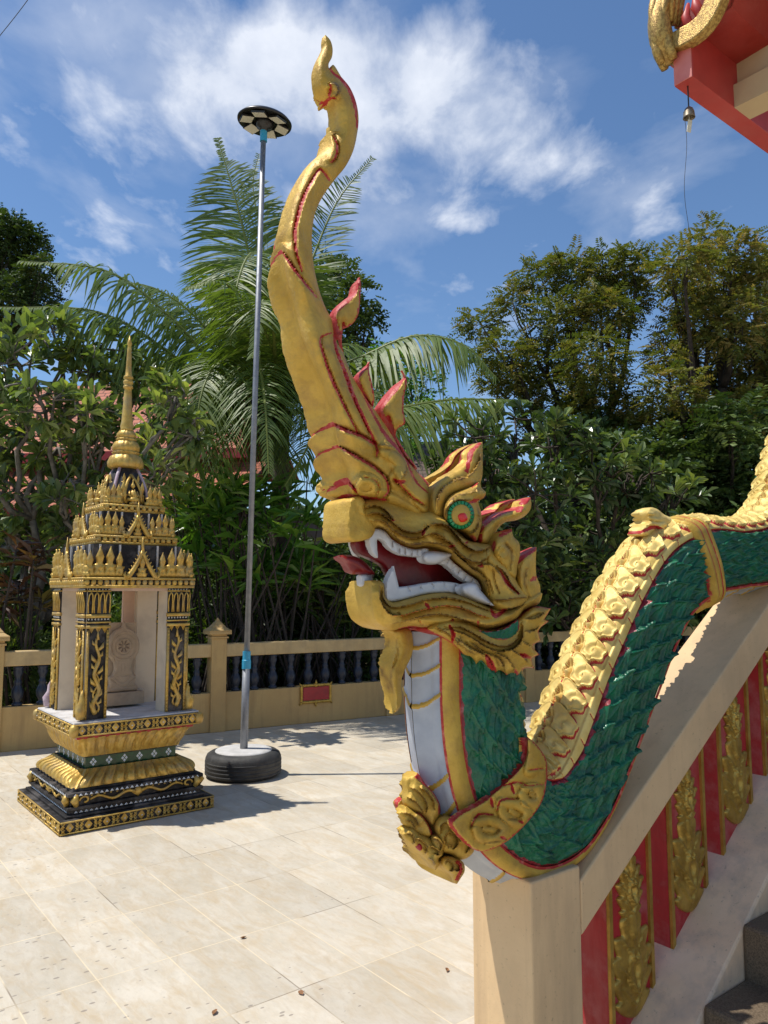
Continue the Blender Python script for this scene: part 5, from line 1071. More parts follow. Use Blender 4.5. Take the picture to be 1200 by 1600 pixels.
MB().box(E(c0+.10, BW+2.0, .14+.55), (.05, 2.0, .55), [U, NN, Z3]).build('gable_wall', M['tcream'], TEM, world=True)
# steep roof underside and curved barge board
def roofsheet(name, a0, a1, prof, th, m_):
    mb = MB(); n = len(prof)
    for (b0_, z0_), (b1_, z1_) in zip(prof[:-1], prof[1:]):
        mb.add([E(a0, b0_, z0_), E(a1, b0_, z0_), E(a1, b1_, z1_), E(a0, b1_, z1_), E(a0, b0_, z0_+th), E(a1, b0_, z0_+th), E(a1, b1_, z1_+th), E(a0, b1_, z1_+th)], [(0, 1, 2, 3), (7, 6, 5, 4), (0, 4, 5, 1), (2, 6, 7, 3), (0, 3, 7, 4), (1, 5, 6, 2)])
    return mb.build(name, m_, TEM, world=True)
def unit_(v): return v/(np.linalg.norm(v, axis=-1, keepdims=True)+1e-9)
def on_eave(px, py, a=-.03):
    r = rays(px, py); s_ = ((E0-CAMP)@U+a)/(r@U); P = CAMP+r*s_; return float((P-E0)@NN), float(P[2]-E0[2])
bp = [on_eave(*p) for p in ((1042, 70), (1060, 63), (1082, 52), (1100, 36), (1113, 14), (1121, -10), (1126, -45), (1128, -110))]
print('EAVE', bp)
rp = [(b_+.03, z_-.05) for b_, z_ in bp]
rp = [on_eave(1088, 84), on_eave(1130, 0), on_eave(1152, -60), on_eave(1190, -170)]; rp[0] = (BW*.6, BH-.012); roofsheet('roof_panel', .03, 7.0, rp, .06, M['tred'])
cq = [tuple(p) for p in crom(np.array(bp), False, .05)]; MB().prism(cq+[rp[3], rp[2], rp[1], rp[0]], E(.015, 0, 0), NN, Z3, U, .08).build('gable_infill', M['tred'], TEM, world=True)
tb = MB(); qs = crom(np.array([E(-.02, b_, z_) for b_, z_ in bp]), False, .03)
tq = np.gradient(qs, axis=0); tq = unit_(tq); nq_ = np.cross(tq, U); wdt = np.interp(np.linspace(0, 1, len(qs)), [0, .12, 1], [.04, .055, .06])[:, None]
v = np.stack([qs-nq_*wdt-U*.035, qs+nq_*wdt-U*.035, qs+nq_*wdt+U*.035, qs-nq_*wdt+U*.035], 1).reshape(-1, 3); k_ = np.arange(len(qs)-1)[:, None]*4; j_ = np.arange(4)[None]
tb.add(v, [np.stack([k_+j_, k_+(j_+1) % 4, k_+4+(j_+1) % 4, k_+4+j_], -1).reshape(-1, 4)]); bevel(tb.build('barge_board', M['mosaic'], TEM, False, world=True), .01)
wb2 = MB(); wb2.tube(qs+nq_*wdt*np.sign(nq_[0][2])*1.0, .008, 6); wb2.build('white_edging', M['swhite'], TEM, True, world=True)
# hanging leaf trim and the corner finial (an upright naga-head flame)
fb = MB(); pts = [E(-.01, -.02, BH-.16), E(-.05, -.03, BH-.06), E(-.08, -.03, BH+.06), E(-.06, -.02, BH+.18), E(-.02, -.02, BH+.30), E(-.06, -.03, BH+.42), E(-.04, -.02, BH+.56), E(-.07, -.02, BH+.78)]
fb.tube(crom(np.array(pts), False, .03), np.interp(np.linspace(0, 1, len(crom(np.array(pts), False, .03))), [0, .15, .4, .7, 1], [.03, .065, .055, .05, .012]), 10)
for k in range(3): fb.tube([E(-.05+.035*k, .02, BH+.05), E(-.07+.045*k, .05, BH+.20), E(-.10+.05*k, .02, BH+.34), E(-.10+.10*k, .02, BH+.42)], [.018, .022, .018, .012], 8)
fb.tube([E(-.04, -.02, BH+.34), E(-.12, -.02, BH+.36), E(-.12, -.02, BH+.29)], [.03, .03, .012], 8); fb.tube([E(-.02, -.02, BH+.10), E(.05, -.0, BH+.20), E(.05, .0, BH+.34)], [.03, .035, .02], 8)
for k in range(4):
    q_ = crom(np.array([p_+NN*(.045*math.cos(k*1.57+.5))-U*(.045*math.sin(k*1.57+.5)) for p_ in pts]), False, .03); fb.tube(q_, .020+.010*np.sin(np.linspace(0, 22, len(q_))), 7)
fb.build('corner_finial', M['mosaic'], TEM, True, world=True)
rb_ = MB()
for (x0_, y0_), (x1_, y1_), (x2_, y2_) in (((1078, 44), (1070, 26), (1074, 4)), ((1098, 26), (1086, 8), (1084, -12))): rb_.tube([E(-.02, *on_eave(x0_, y0_)), E(-.02, *on_eave(x1_, y1_)), E(-.02, *on_eave(x2_, y2_))], [.030, .028, .008], 8)
rb_.build('roof_spurs', M['tredlit'], TEM, True, world=True)
hb2 = MB(); p0 = E(.02, .93, BH+.72); hb2.tube([p0, p0-Z3*.12+NN*.02, p0-Z3*.24-NN*.01, p0-Z3*.34], [.05, .055, .03, .005], 8); hb2.build('hanging_leaf', M['mosaic'], TEM, True, world=True)
# bell
M['bronze'] = mat('old_bronze', (.16, .13, .09), (.28, .24, .18), rough=.45, metal=.7, nscale=30)
pb = E(.05, BW*.45, 0); BELL = empty('wind_bell', pb, 0); tag(BELL, 'small bronze wind bell hanging from the red temple eave', 'bell')
zt_b = at(1062, 168, pb[1])[2]-pb[2]
MB().tube([(0, 0, .0), (0, 0, zt_b)], .004, 6).build('chain', M['black'], BELL)
MB().lathe([(.003, .0), (.012, .0), (.022, -.010), (.029, -.030), (.031, -.055), (.033, -.060), (.030, -.061), (.027, -.05), (.018, -.014), (.002, -.008)], (0, 0, zt_b), 20).build('bell_cup', M['bronze'], BELL, True)
cb = MB().tube([(0, 0, zt_b-.01), (0, 0, zt_b-.075)], .002, 5); cb.box((0, 0, zt_b-.108), (.014, .002, .034), [(.9, .4, 0), (-.4, .9, 0), (.15, 0, 1)]); cb.build('clapper', M['led'], BELL)
M['wire'] = mat('dark_wire', (.03, .03, .035))
a_ = at(1068, 175, 4.15); b_ = at(1075, 362, 4.15); tt = np.linspace(0, 1, 20)
tag(MB().tube([a_+(b_-a_)*t+np.array([.012*math.sin(t*7), 0, 0]) for t in tt], .0015, 5).build('loose_string', M['wire']), 'thin loose string dangling beside the wind bell', 'string')
a_ = at(-60, 130, 40.); b_ = at(46, -4, 40.)
b2 = at(120, -120, 40.)
tag(MB().tube(crom(np.array([a_, (a_+b_)/2-np.array([0, 0, .05]), b_, b2]), False, .3), .02, 6).build('overhead_wire', M['wire']), 'thin dark overhead wire crossing the top left corner of the sky', 'wire')
# the line of shadow on the floor comes from the pole; small dry leaves on the tiles
M['dryleaf'] = mat('dry_leaf', (.22, .10, .04), (.30, .16, .07), rough=.8, nscale=60)
for (px_, py_, sz_), lb in zip([(380, 1466, .016), (470, 1553, .018), (335, 1583, .020), (699, 1517, .016)], ['curled brown leaf on the tiles, farthest of four, midway below the lamp', 'small red-brown leaf on the tiles near the bottom middle of the floor', 'yellowish brown dry leaf nearest the lower left edge of the floor', 'brown dry leaf on the tiles just left of the newel post']):
    p = ground(px_, py_, .001); a_ = rng.uniform(0, 6); v = []
    for i, (x, y) in enumerate([(-1, 0), (-.4, .45), (.3, .5), (1, 0), (.4, -.4), (-.3, -.5), (0, 0)]): v.append(p+np.array([(x*math.cos(a_)-y*math.sin(a_))*sz_, (x*math.sin(a_)+y*math.cos(a_))*sz_, .010 if i in (1, 2) else (.0 if i == 6 else .005)]))
    tag(mk('fallen_leaf', v, [(0, 6, 1), (1, 6, 2), (2, 6, 3), (3, 6, 4), (4, 6, 5), (5, 6, 0)], M['dryleaf']), lb, 'leaf', 'dry leaves fallen on the tiled floor')
# ------------------------------------------------------------ vegetation
def leafmat(name, c1, c2, c3, rough=.45, trans=.3, spec=.5):
    m_ = bpy.data.materials.new(name); m_.use_nodes = True; nt = m_.node_tree; N = nt.nodes; L = nt.links; b = N['Principled BSDF']
    a = N.new('ShaderNodeAttribute'); a.attribute_name = 'tint'; r_ = N.new('ShaderNodeValToRGB'); L.new(a.outputs['Fac'], r_.inputs[0])
    e = r_.color_ramp.elements; e[0].color = (*c1, 1); e[1].color = (*c3, 1); x = e.new(.55); x.color = (*c2, 1)
    L.new(r_.outputs[0], b.inputs['Base Color']); b.inputs['Roughness'].default_value = rough; b.inputs['Specular IOR Level'].default_value = spec
    tr = N.new('ShaderNodeBsdfTranslucent'); mm = N.new('ShaderNodeMix'); mm.data_type = 'RGBA'; mm.blend_type = 'MULTIPLY'; mm.inputs[0].default_value = 1; L.new(r_.outputs[0], mm.inputs[6]); mm.inputs[7].default_value = (1.5, 1.6, .5, 1)
    L.new(mm.outputs[2], tr.inputs[0]); ms = N.new('ShaderNodeMixShader'); ms.inputs[0].default_value = trans; L.new(b.outputs[0], ms.inputs[1]); L.new(tr.outputs[0], ms.inputs[2]); L.new(ms.outputs[0], N['Material Output'].inputs[0])
    return m_
M['palm'] = leafmat('palm_leaf', (.055, .10, .018), (.125, .185, .035), (.30, .32, .08), rough=.5, trans=.30)
M['plum'] = leafmat('plumeria_leaf', (.075, .115, .04), (.16, .225, .07), (.38, .42, .12), rough=.3, trans=.30)
M['plumd'] = leafmat('dark_plumeria_leaf', (.042, .078, .028), (.10, .155, .045), (.28, .32, .09), rough=.3, trans=.22)
M['tama'] = leafmat('feathery_leaf', (.07, .105, .022), (.17, .18, .042), (.31, .22, .07), rough=.6, trans=.25, spec=.3)
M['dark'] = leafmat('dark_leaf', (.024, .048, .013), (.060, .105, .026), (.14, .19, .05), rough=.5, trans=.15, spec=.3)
M['fresh'] = leafmat('fresh_leaf', (.05, .13, .02), (.12, .26, .035), (.28, .42, .07), rough=.32, trans=.35)
M['cord'] = leafmat('reddish_leaf', (.05, .02, .012), (.10, .045, .02), (.14, .12, .03), rough=.4, trans=.2)
M['bark'] = mat('grey_bark', (.21, .19, .16), (.10, .09, .075), rough=.9, nscale=14, bump=.6, bscale=30, bdist=.01)
M['barkd'] = mat('dark_bark', (.075, .055, .04), (.035, .027, .02), rough=.95, nscale=10, bump=.8, bscale=22, bdist=.02)
M['palmtrunk'] = mat('palm_trunk', (.11, .085, .06), (.05, .038, .026), rough=.95, nscale=10, bump=.8, bscale=20, bdist=.02)
def unit(v): return v/(np.linalg.norm(v, axis=-1, keepdims=True)+1e-9)
def inst(tv, tf, pos, X, Y, Z, sc, tint):
    """many copies of one leaf template in ONE mesh; X, Y, Z (N,3) axes"""
    tv = np.asarray(tv, float); n = len(pos); k = len(tv); sc = np.broadcast_to(np.asarray(sc, float).reshape(-1, 1) if np.ndim(sc) == 1 else np.asarray(sc, float), (n, 3)) if np.ndim(sc) else np.full((n, 3), sc)
    v = pos[:, None]+tv[None, :, :1]*(X*sc[:, :1])[:, None]+tv[None, :, 1:2]*(Y*sc[:, 1:2])[:, None]+tv[None, :, 2:]*(Z*sc[:, 2:])[:, None]
    fs = [(np.asarray(f)[None]+(np.arange(n)*k)[:, None, None]).reshape(-1, np.asarray(f).shape[1]) for f in tf]
    return v.reshape(-1, 3), fs, np.repeat(tint, k)
def frames(d, r, droop=None):
    """leaf axis d, random roll with the blade kept roughly facing up"""
    d = unit(d); up = np.array([0, 0, 1.])+r.normal(0, .45, d.shape); X = unit(np.cross(d, up)); Z = np.cross(X, d); return X, d, Z
LANCE = ([(0, 0, 0), (.5, .42, .10), (0, .40, .0), (-.5, .42, .10), (0, 1, -.10)], [np.array([(0, 1, 2), (0, 2, 3), (2, 1, 4), (3, 2, 4)])])
OBOV = ([(0, 0, 0), (.22, .30, .07), (0, .32, 0), (-.22, .30, .07), (.5, .68, .12), (0, .70, .0), (-.5, .68, .12), (.22, .93, .0), (-.22, .93, .0), (0, 1., -.07)],
        [np.array([(0, 1, 2), (0, 2, 3), (7, 9, 5), (9, 8, 5)]), np.array([(1, 4, 5, 2), (2, 5, 6, 3)]), np.array([(4, 7, 5), (5, 8, 6)])])
LEAF4 = ([(0, 0, 0), (.5, .5, .12), (0, 1, 0), (-.5, .5, .12)], [np.array([(0, 1, 2, 3)])])
def foliage(name, tmpl, pos, d, ln, wd, tint, m_, parent, r, label=None):
    X, Y, Z = frames(d, r); sc = np.stack([np.broadcast_to(wd, len(pos)), np.broadcast_to(ln, len(pos)), np.broadcast_to(ln, len(pos))], -1)
    v, f, t = inst(tmpl[0], tmpl[1], pos, X, Y, Z, sc, tint); return mk(name, v, f, m_, parent, False, attrs={'tint': t}, world=True)
def branchline(a, b, r, wob=.08, n=8, sag=0.):
    a, b = np.asarray(a, float), np.asarray(b, float); L_ = np.linalg.norm(b-a); t = np.linspace(0, 1, n)[:, None]
    off = np.cumsum(r.normal(0, wob*L_/n, (n, 3)), 0); off = off-off[-1]*t; off[0] = 0
    return a+(b-a)*t+off+np.array([0, 0, 1.])*sag*L_*(t*(1-t))
def skeleton(mb, base, clusters, r, r0, fork=.35, thin=.018, n1=7):
    """limbs from the trunk to each cluster, sharing stems; returns twig ends"""
    base = np.asarray(base, float); cl = np.array(clusters)[:, :3]; cen_ = cl.mean(0); f = base+(cen_-base)*fork; f[2] = base[2]+(cl[:, 2].min()-base[2])*.55+(cl[:, 2].mean()-cl[:, 2].min())*.1
    mb.tube(branchline(base, f, r, .10, 8), np.linspace(r0, r0*.62, 8), 9)
    k = max(2, len(cl)//4); idx = np.argsort(np.arctan2(cl[:, 0]-f[0], cl[:, 2]-f[2])); groups = np.array_split(idx, k)
    for g in groups:
        c_ = cl[g].mean(0); m_ = f+(c_-f)*.55; mb.tube(branchline(f, m_, r, .16, 7), np.linspace(r0*.5, r0*.28, 7), 7)
        for i in g:
            e = cl[i]; q = branchline(m_, e, r, .18, 7); mb.tube(q, np.linspace(r0*.26, thin*.6, 7), 6)
            rad = clusters[i][3]
            for _ in range(n1):
                s_ = q[r.integers(3, 7)]; e2 = e+unit(r.normal(0, 1, 3)+np.array([0, 0, .3]))*rad*r.uniform(.5, .95); mb.tube(branchline(s_, e2, r, .2, 5), np.linspace(thin*.6, thin*.22, 5), 4)
    return f
def cl_px(lst, Y, r, spread=.8):
    out_ = []
    for q in lst:
        px_, py_, rr = q[:3]; y_ = Y+(q[3] if len(q) > 3 else r.uniform(-spread, spread)); p = at(px_, py_, y_); out_.append((*p, rr/1202*y_))
    return out_
def shell(r, c, rad, n, squash=.8, inner=.25):
    d = unit(r.normal(0, 1, (n, 3))); rr = rad*np.power(r.uniform(inner**3, 1, n), 1/3); p = d*rr[:, None]; p[:, 2] *= squash; return np.asarray(c)+p, d
def pinnate(name, clusters, ntw, nl, twl, lw, m_, parent, r, droop=-.25, tmpl=LEAF4, hue=0.):
    """feathery sprays: twigs with leaflets in two ranks"""
    P, D, Ls, Tt = [], [], [], []
    for c in clusters:
        n = int(ntw*(c[3]/.6)**2)+8; p, d = shell(r, c[:3], c[3], n); ax = unit(d*np.array([1, 1, .5])+r.normal(0, .5, (n, 3))+np.array([0, 0, .05])); sd_ = unit(np.cross(ax, np.array([0, 0, 1.])+r.normal(0, .35, (n, 3))))
        tn = np.clip(r.normal(.42+hue, .22, n)+.12*vnoise(p[:, :2]*1000+5000, 700, 3)-.05, 0, 1)
        L_ = twl*r.uniform(.7, 1.25, n)
        for j in range(nl):
            t = (j//2+1)/(nl/2); s = 1 if j % 2 else -1
            P.append(p+ax*(L_*t)[:, None]+np.array([0, 0, 1.])*(droop*L_*t*t)[:, None]); D.append(unit(sd_*s+ax*.55+np.array([0, 0, -.15]))); Ls.append(L_*.42*(1.1-.45*t)); Tt.append(np.clip(tn+r.normal(0, .08, n), 0, 1))
    P = np.concatenate(P); D = np.concatenate(D); Ls = np.concatenate(Ls); Tt = np.concatenate(Tt)
    return foliage(name, tmpl, P, D, Ls, Ls*lw, Tt, m_, parent, r)
def rosettes(name, tips, dirs, nleaf, ln, wd, m_, parent, r, tmpl=OBOV, hue=0., droop=-.1):
    n = len(tips); P, D, L_, T_ = [], [], [], []
    base_t = np.clip(r.normal(.42+hue, .2, n), 0, 1)
    for k in range(nleaf):
        a_ = k*2.4+r.uniform(0, 6.28, n); e1 = unit(np.cross(dirs, r.normal(0, 1, (n, 3)))); e2 = np.cross(dirs, e1); sp_ = r.uniform(.5, 1.6, n)*(.6+.8*k/nleaf)
        d = unit(dirs*.75+(e1*np.cos(a_)[:, None]+e2*np.sin(a_)[:, None])*sp_[:, None]+np.array([0, 0, droop])); P.append(tips-dirs*(.06*ln*8*k/nleaf)); D.append(d); L_.append(ln*r.uniform(.55, 1.15, n)); T_.append(np.clip(base_t+r.normal(0, .14, n), 0, 1))
    P, D, L_, T_ = map(np.concatenate, (P, D, L_, T_)); return foliage(name, tmpl, P, D, L_, L_*wd, T_, m_, parent, r)
def plumeria(name, label, basep, clusters, r, nt, m_, ln, r0, nleaf=13, bark='bark', hue=0.):
    e = empty(name, basep); tag(e, label, 'tree'); mb = MB(); base = np.asarray(basep, float); cl = np.array(clusters); f = base+np.array([0, 0, (cl[:, 2].min()-base[2])*.45+.2]); mb.tube(branchline(base, f, r, .15, 6), np.linspace(r0, r0*.8, 6), 8)
    tips, dirs = [], []; k_ = max(3, len(cl)//4); idx = np.argsort(np.arctan2(cl[:, 0]-f[0], cl[:, 2]-f[2])); node = {}
    for g in np.array_split(idx, k_):
        m1 = f+(cl[g].mean(0)[:3]-f)*.5; mb.tube(branchline(f, m1, r, .25, 7), np.linspace(r0*.75, r0*.5, 7), 8)
        for q_ in g: node[int(q_)] = m1
    for ci, c in enumerate(clusters):
        c3_ = np.array(c[:3]); q = branchline(node[ci], c3_, r, .30, 8); mb.tube(q, np.linspace(r0*.45, .018, 8), 7)
        n = int(nt*(c[3]/.6)**2)+3; p, d = shell(r, c3_, c[3]*1.1, n, .9, .25); p[:, 2] = np.maximum(p[:, 2], .35); subs = []
        for _ in range(7):
            pp_ = c3_+unit(r.normal(0, 1, 3))*c[3]*.5; h = branchline(q[r.integers(4, 8)], pp_, r, .25, 5); mb.tube(h, np.linspace(.018, .013, 5), 5); subs.append(pp_)
        subs = np.array(subs)
        for i in range(n):
            s_ = subs[np.argmin(np.linalg.norm(subs-p[i], axis=1))]; h = branchline(s_, p[i], r, .2, 4); mb.tube(h, np.linspace(.013, .009, 4), 4); tips.append(p[i]); dirs.append(unit(unit(h[-1]-h[-2])+np.array([0, 0, .5])))
    mb.build('trunk', M[bark], e, True, world=True)
    rosettes('crown', np.array(tips), np.array(dirs), nleaf, ln, .36, m_, e, r, hue=hue); return e
# --- frangipani at the left, beyond the fence
r1 = np.random.default_rng(11)
cl = cl_px([(20, 560, 60), (90, 540, 50), (150, 560, 52), (60, 620, 58), (130, 640, 58), (210, 610, 50), (275, 620, 44), (300, 670, 38), (20, 690, 52), (90, 700, 55), (160, 700, 50), (235, 680, 45), (40, 770, 50), (110, 765, 45), (-40, 640, 70), (-50, 740, 70), (-60, 550, 60), (170, 770, 30), (30, 840, 45), (110, 830, 35), (-40, 850, 60), (250, 740, 30)], 8.7, r1, .7)
plumeria('frangipani_tree', 'frangipani tree with grey branches and big glossy leaves behind the fence at left', (-4.05, 9.1, 0), cl, r1, 40, M['plum'], .215, .075, 11, hue=.06)
# --- dark frangipani behind the dragon's head
r2 = np.random.default_rng(12)
cl = cl_px([(740, 690, 50), (800, 680, 55), (870, 700, 60), (930, 730, 60), (990, 750, 55), (1050, 780, 45), (760, 770, 60), (830, 790, 70), (910, 810, 70), (990, 830, 60), (1070, 850, 50), (700, 740, 40), (720, 850, 60), (820, 880, 70), (930, 900, 70), (1040, 920, 60), (880, 960, 50)], 11.2, r2, 1.0)
plumeria('frangipani_tree', 'dense dark frangipani tree with narrow shiny leaves behind the dragon head', (3.0, 11.6, 0), cl, r2, 30, M['plumd'], .24, .10, 12, 'barkd', hue=-.03)
# --- coconut palm
r3 = np.random.default_rng(13)
PC = at(432, 640, 11.2); PALM = empty('coconut_palm', (PC[0]-.15, PC[1]+.1, 0)); tag(PALM, 'tall coconut palm with long arching fronds between the lamp and the gold horn', 'palm tree')
mb = MB(); tt = np.linspace(0, 1, 60); b0_ = np.array([PC[0]-.15, PC[1]+.1, -.05]); mb.tube([b0_+(PC-b0_)*t+np.array([.12*math.sin(t*2.6), 0, 0]) for t in tt], .15-.04*tt+.012*(np.arange(60) % 2)+.05*(tt > .93), 12); mb.build('trunk', M['palmtrunk'], PALM, True, world=True)
def frond(path, L0, r, name='frond', parent=PALM, nl=112, hang=.55, w=.034, roll=0., face=.35, hue=0., t0=.12, m_=None, split=1.):
    """a rachis with drooping leaflets on both sides"""
    q = crom(np.array(path, float), False, .05); cum = np.concatenate([[0], np.cumsum(np.linalg.norm(np.diff(q, axis=0), axis=1))]); cum /= cum[-1]
    def pos(t): return np.stack([np.interp(t, cum, q[:, i]) for i in range(3)], -1)
    mb = MB(); ts = np.linspace(0, 1, 24); mb.tube(pos(ts), .030*(1-ts)**.8+.005, 6, a=.75)
    t = np.linspace(t0, .995, nl); p = pos(t); tg_ = unit(pos(np.clip(t+.02, 0, 1))-pos(np.clip(t-.02, 0, 1))); upv = np.array([math.sin(roll), -face, 1.-face]); sd_ = unit(np.cross(tg_, upv)); un = unit(np.cross(sd_, tg_))
    ll = L0*np.sin(np.clip(t*1.02+.10, 0, 1)*math.pi)**.55*.95+.10; ll = ll*np.where(t > .9, .8, 1)
    ns = 6; vs, fs, tv = [], [], []; c_ = 0
    for s in (-1, 1):
        d0 = unit(sd_*s*.95+tg_*(.50+.12*np.sign(np.sin(np.arange(nl)*.9+r.uniform(0, 6))))[:, None]+un*.18+r.normal(0, .11, sd_.shape)); tint = np.clip(.45+hue+r.normal(0, .10, nl), 0, 1); ww = w*(1-.35*t); hg = hang*r.uniform(.7, 1.3, nl)
        prev = p.copy(); strip = []
        nrm = unit(np.cross(d0, un*s+d0*.001))
        for k in range(ns+1):
            u_ = k/ns; c3_ = p+d0*(ll*u_)[:, None]+np.array([0, 0, -1.])*(ll*hg*u_**2)[:, None]; wd = (ww*(np.sin((u_*.86+.14)*math.pi)**.6)+.001)[:, None]*tg_
            strip.append(np.stack([c3_-wd*.5, c3_+wd*.5], 1))
        St = np.stack(strip, 1)                    # nl, ns+1, 2, 3
        v = St.reshape(-1, 3); base_i = (np.arange(nl)*(ns+1)*2)[:, None]+np.arange(ns)[None]*2
        f = np.stack([base_i, base_i+1, base_i+3, base_i+2], -1).reshape(-1, 4); mb.add(v, [f], np.repeat(tint, (ns+1)*2))
    return mb.build(name, m_ or M['palm'], parent, False, 'tint', world=True)
Yp = PC[1]
def pf(pts, L0=.95, **k):
    path = [PC+np.array([0, 0, -.1])]+[at(x, y, Yp+dy) for x, y, dy in pts]; frond(path, L0, r3, **k)
pf([(405, 480, -.3), (378, 350, -.5), (340, 215, -.3)], 1.0, hang=.35, w=.045, face=.85)
pf([(418, 500, .4), (410, 380, .9), (395, 285, 1.3), (405, 240, 1.5)], .8, hang=.2, face=.8)
pf([(455, 500, .4), (490, 400, .8), (530, 310, 1.0), (583, 246, 1.2)], .62, hang=.12, nl=110, face=.9)
pf([(440, 520, -.6), (425, 420, -1.2), (395, 395, -1.9), (372, 440, -2.4), (360, 540, -2.6)], .95, hang=.35, face=.8)
pf([(445, 560, -.4), (470, 480, -.8), (478, 420, -1.0), (470, 380, -1.1)], .8, hang=.5, face=.7)
pf([(430, 580, -1.4), (425, 500, -2.4), (410, 470, -3.0), (395, 560, -3.3)], .9, hang=.5, face=.6)
pf([(400, 620, -1.2), (350, 560, -2.0), (320, 600, -2.4), (300, 700, -2.6)], .9, hang=.7)
pf([(400, 560, -.7), (372, 450, -1.4), (350, 420, -2.0), (318, 440, -2.5)], .9, hang=.6)
pf([(380, 590, -.2), (300, 490, -.4), (240, 450, -.5), (195, 440, -.6)], .85, hang=.85)
pf([(370, 610, -.8), (270, 500, -1.4), (170, 425, -1.8), (30, 408, -2.2)], 1.1, hang=.75)
pf([(380, 640, -.8), (290, 570, -1.4), (160, 490, -2.0), (0, 480, -2.6)], 1.0, hang=.9)
pf([(380, 650, .3), (320, 590, .4), (255, 560, .5), (200, 570, .6)], .9, hang=.9)
pf([(430, 560, -1.6), (390, 480, -2.6), (345, 440, -3.0), (290, 450, -3.2)], .95, hang=.8, face=.3)
pf([(460, 600, -1.0), (530, 590, -1.6), (590, 640, -2.0), (620, 740, -2.2)], .8, hang=.9)
pf([(400, 680, -.6), (350, 650, -1.3), (310, 680, -1.8), (270, 760, -2.0)], .8, hang=.9)
pf([(480, 590, -.6), (560, 560, -1.0), (650, 525, -1.2), (725, 540, -1.3), (775, 590, -1.4)], .75, hang=1.1, nl=110, w=.042)
pf([(500, 640, .3), (600, 640, .4), (700, 625, .6), (825, 625, .8)], .80, hang=1.25, hue=.10, nl=110, w=.042)
pf([(480, 640, -1.0), (500, 650, -1.6), (480, 700, -2.0), (445, 760, -2.1)], .8, hang=.9)
pf([(450, 620, .9), (520, 540, 1.5), (600, 560, 1.9), (640, 640, 2.2)], .8, hang=1.1)
pf([(415, 600, -1.0), (405, 560, -2.0), (415, 640, -2.8), (420, 740, -3.0)], .7, hang=.8)
pf([(405, 540, 1.0), (370, 470, 1.8), (330, 520, 2.4), (310, 620, 2.8)], .9, hang=.9)
mb = MB()
for k in range(7):
    a_ = k*.9; p = PC+np.array([.16*math.cos(a_), .16*math.sin(a_), -.18-.05*(k % 3)]); mb.lathe([(.004, -.11), (.06, -.08), (.085, 0), (.06, .08), (.004, .11)], p, 10)
mb.build('coconut_cluster', mat('coconut', (.10, .13, .03), (.16, .12, .05), rough=.5), PALM, True, world=True)
# --- feathery trees at the right
r4 = np.random.default_rng(14)
A_ = [(752, 508, 30), (790, 548, 38), (800, 470, 24), (845, 432, 38), (893, 425, 40), (880, 500, 52), (850, 560, 46), (945, 425, 42), (940, 490, 52), (985, 415, 34), (975, 470, 40), (930, 560, 52), (800, 590, 34), (870, 610, 50), (940, 630, 48), (905, 665, 48), (1000, 690, 48), (845, 655, 30), (770, 600, 22)]
def feather(name, label, bp, lst, Y, r, r0, ntw, nl=12, twl=.30, m_='tama', hue=0., spread=1.3, bark='barkd', lw=.42, cat='tree'):
    e = empty(name, bp); tag(e, label, cat); mb = MB(); cl = cl_px(lst, Y, r, spread); skeleton(mb, bp, cl, r, r0); mb.build('trunk', M[bark], e, True, world=True); pinnate('crown', cl, ntw, nl, twl, lw, M[m_], e, r, hue=hue); return e
feather('feathery_tree', 'olive green feathery tree in the middle of the sky behind the dragon eye', (4.3, 15.2, 0), A_, 14.5, r4, .26, 180, m_='tama')
B_ = [(1075, 405, 34), (1105, 375, 28), (1150, 390, 34), (1190, 440, 44), (1130, 440, 44), (1075, 455, 36), (1050, 420, 26), (1100, 500, 44), (1160, 510, 56), (1225, 500, 60), (1060, 520, 34), (1040, 555, 30), (1110, 570, 50), (1180, 580, 60), (1050, 610, 44), (1120, 640, 56), (1190, 650, 60), (1240, 590, 60), (1020, 650, 36), (1240, 400, 50)]
feather('feathery_tree', 'brownish feathery tree leaning over the right edge with dark forked trunk', (6.2, 14.5, 0), B_, 14.0, r4, .30, 200, m_='tama', hue=.14)
D_ = [(960, 720, 55), (1030, 730, 60), (1100, 730, 70), (1170, 730, 70), (1230, 700, 80), (1000, 790, 60), (1080, 800, 70), (1160, 810, 70), (1240, 800, 80), (1090, 680, 50), (1150, 660, 50), (1130, 870, 60), (1220, 880, 80), (1060, 880, 50), (920, 690, 40)]
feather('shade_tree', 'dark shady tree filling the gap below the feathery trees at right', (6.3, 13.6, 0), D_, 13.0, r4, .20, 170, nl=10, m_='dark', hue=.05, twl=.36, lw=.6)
C_ = [(505, 420, 26), (530, 430, 30), (560, 460, 26), (540, 490, 34), (575, 500, 18), (500, 480, 30), (520, 540, 34), (560, 540, 20), (470, 440, 20), (455, 500, 34)]
feather('broadleaf_tree', 'rounded green broadleaf tree showing just right of the gold horn', (-.6, 19.5, 0), C_, 19., r4, .22, 150, nl=8, m_='dark', hue=.35, twl=.34, lw=.75)
C2 = [(600, 560, 28), (640, 580, 26), (660, 600, 28), (610, 610, 30), (590, 590, 30), (650, 650, 34), (620, 680, 34)]
feather('young_tree', 'light green young tree peeping between palm fronds behind the crest fins', (.6, 16.5, 0), C2, 16., r4, .12, 110, nl=8, m_='fresh', hue=-.1, twl=.28, lw=.7)
L_ = [(10, 365, 40), (40, 380, 36), (62, 425, 30), (20, 430, 50), (-40, 400, 60), (-60, 340, 50), (60, 465, 30), (0, 480, 60), (-80, 480, 70), (-20, 345, 30), (75, 500, 26)]
feather('vine_clad_tree', 'dense dark rounded tree at the far left edge behind the palm frond', (-11.8, 22.5, 0), L_, 22., r4, .3, 260, nl=8, m_='dark', hue=.02, twl=.26, lw=.8)
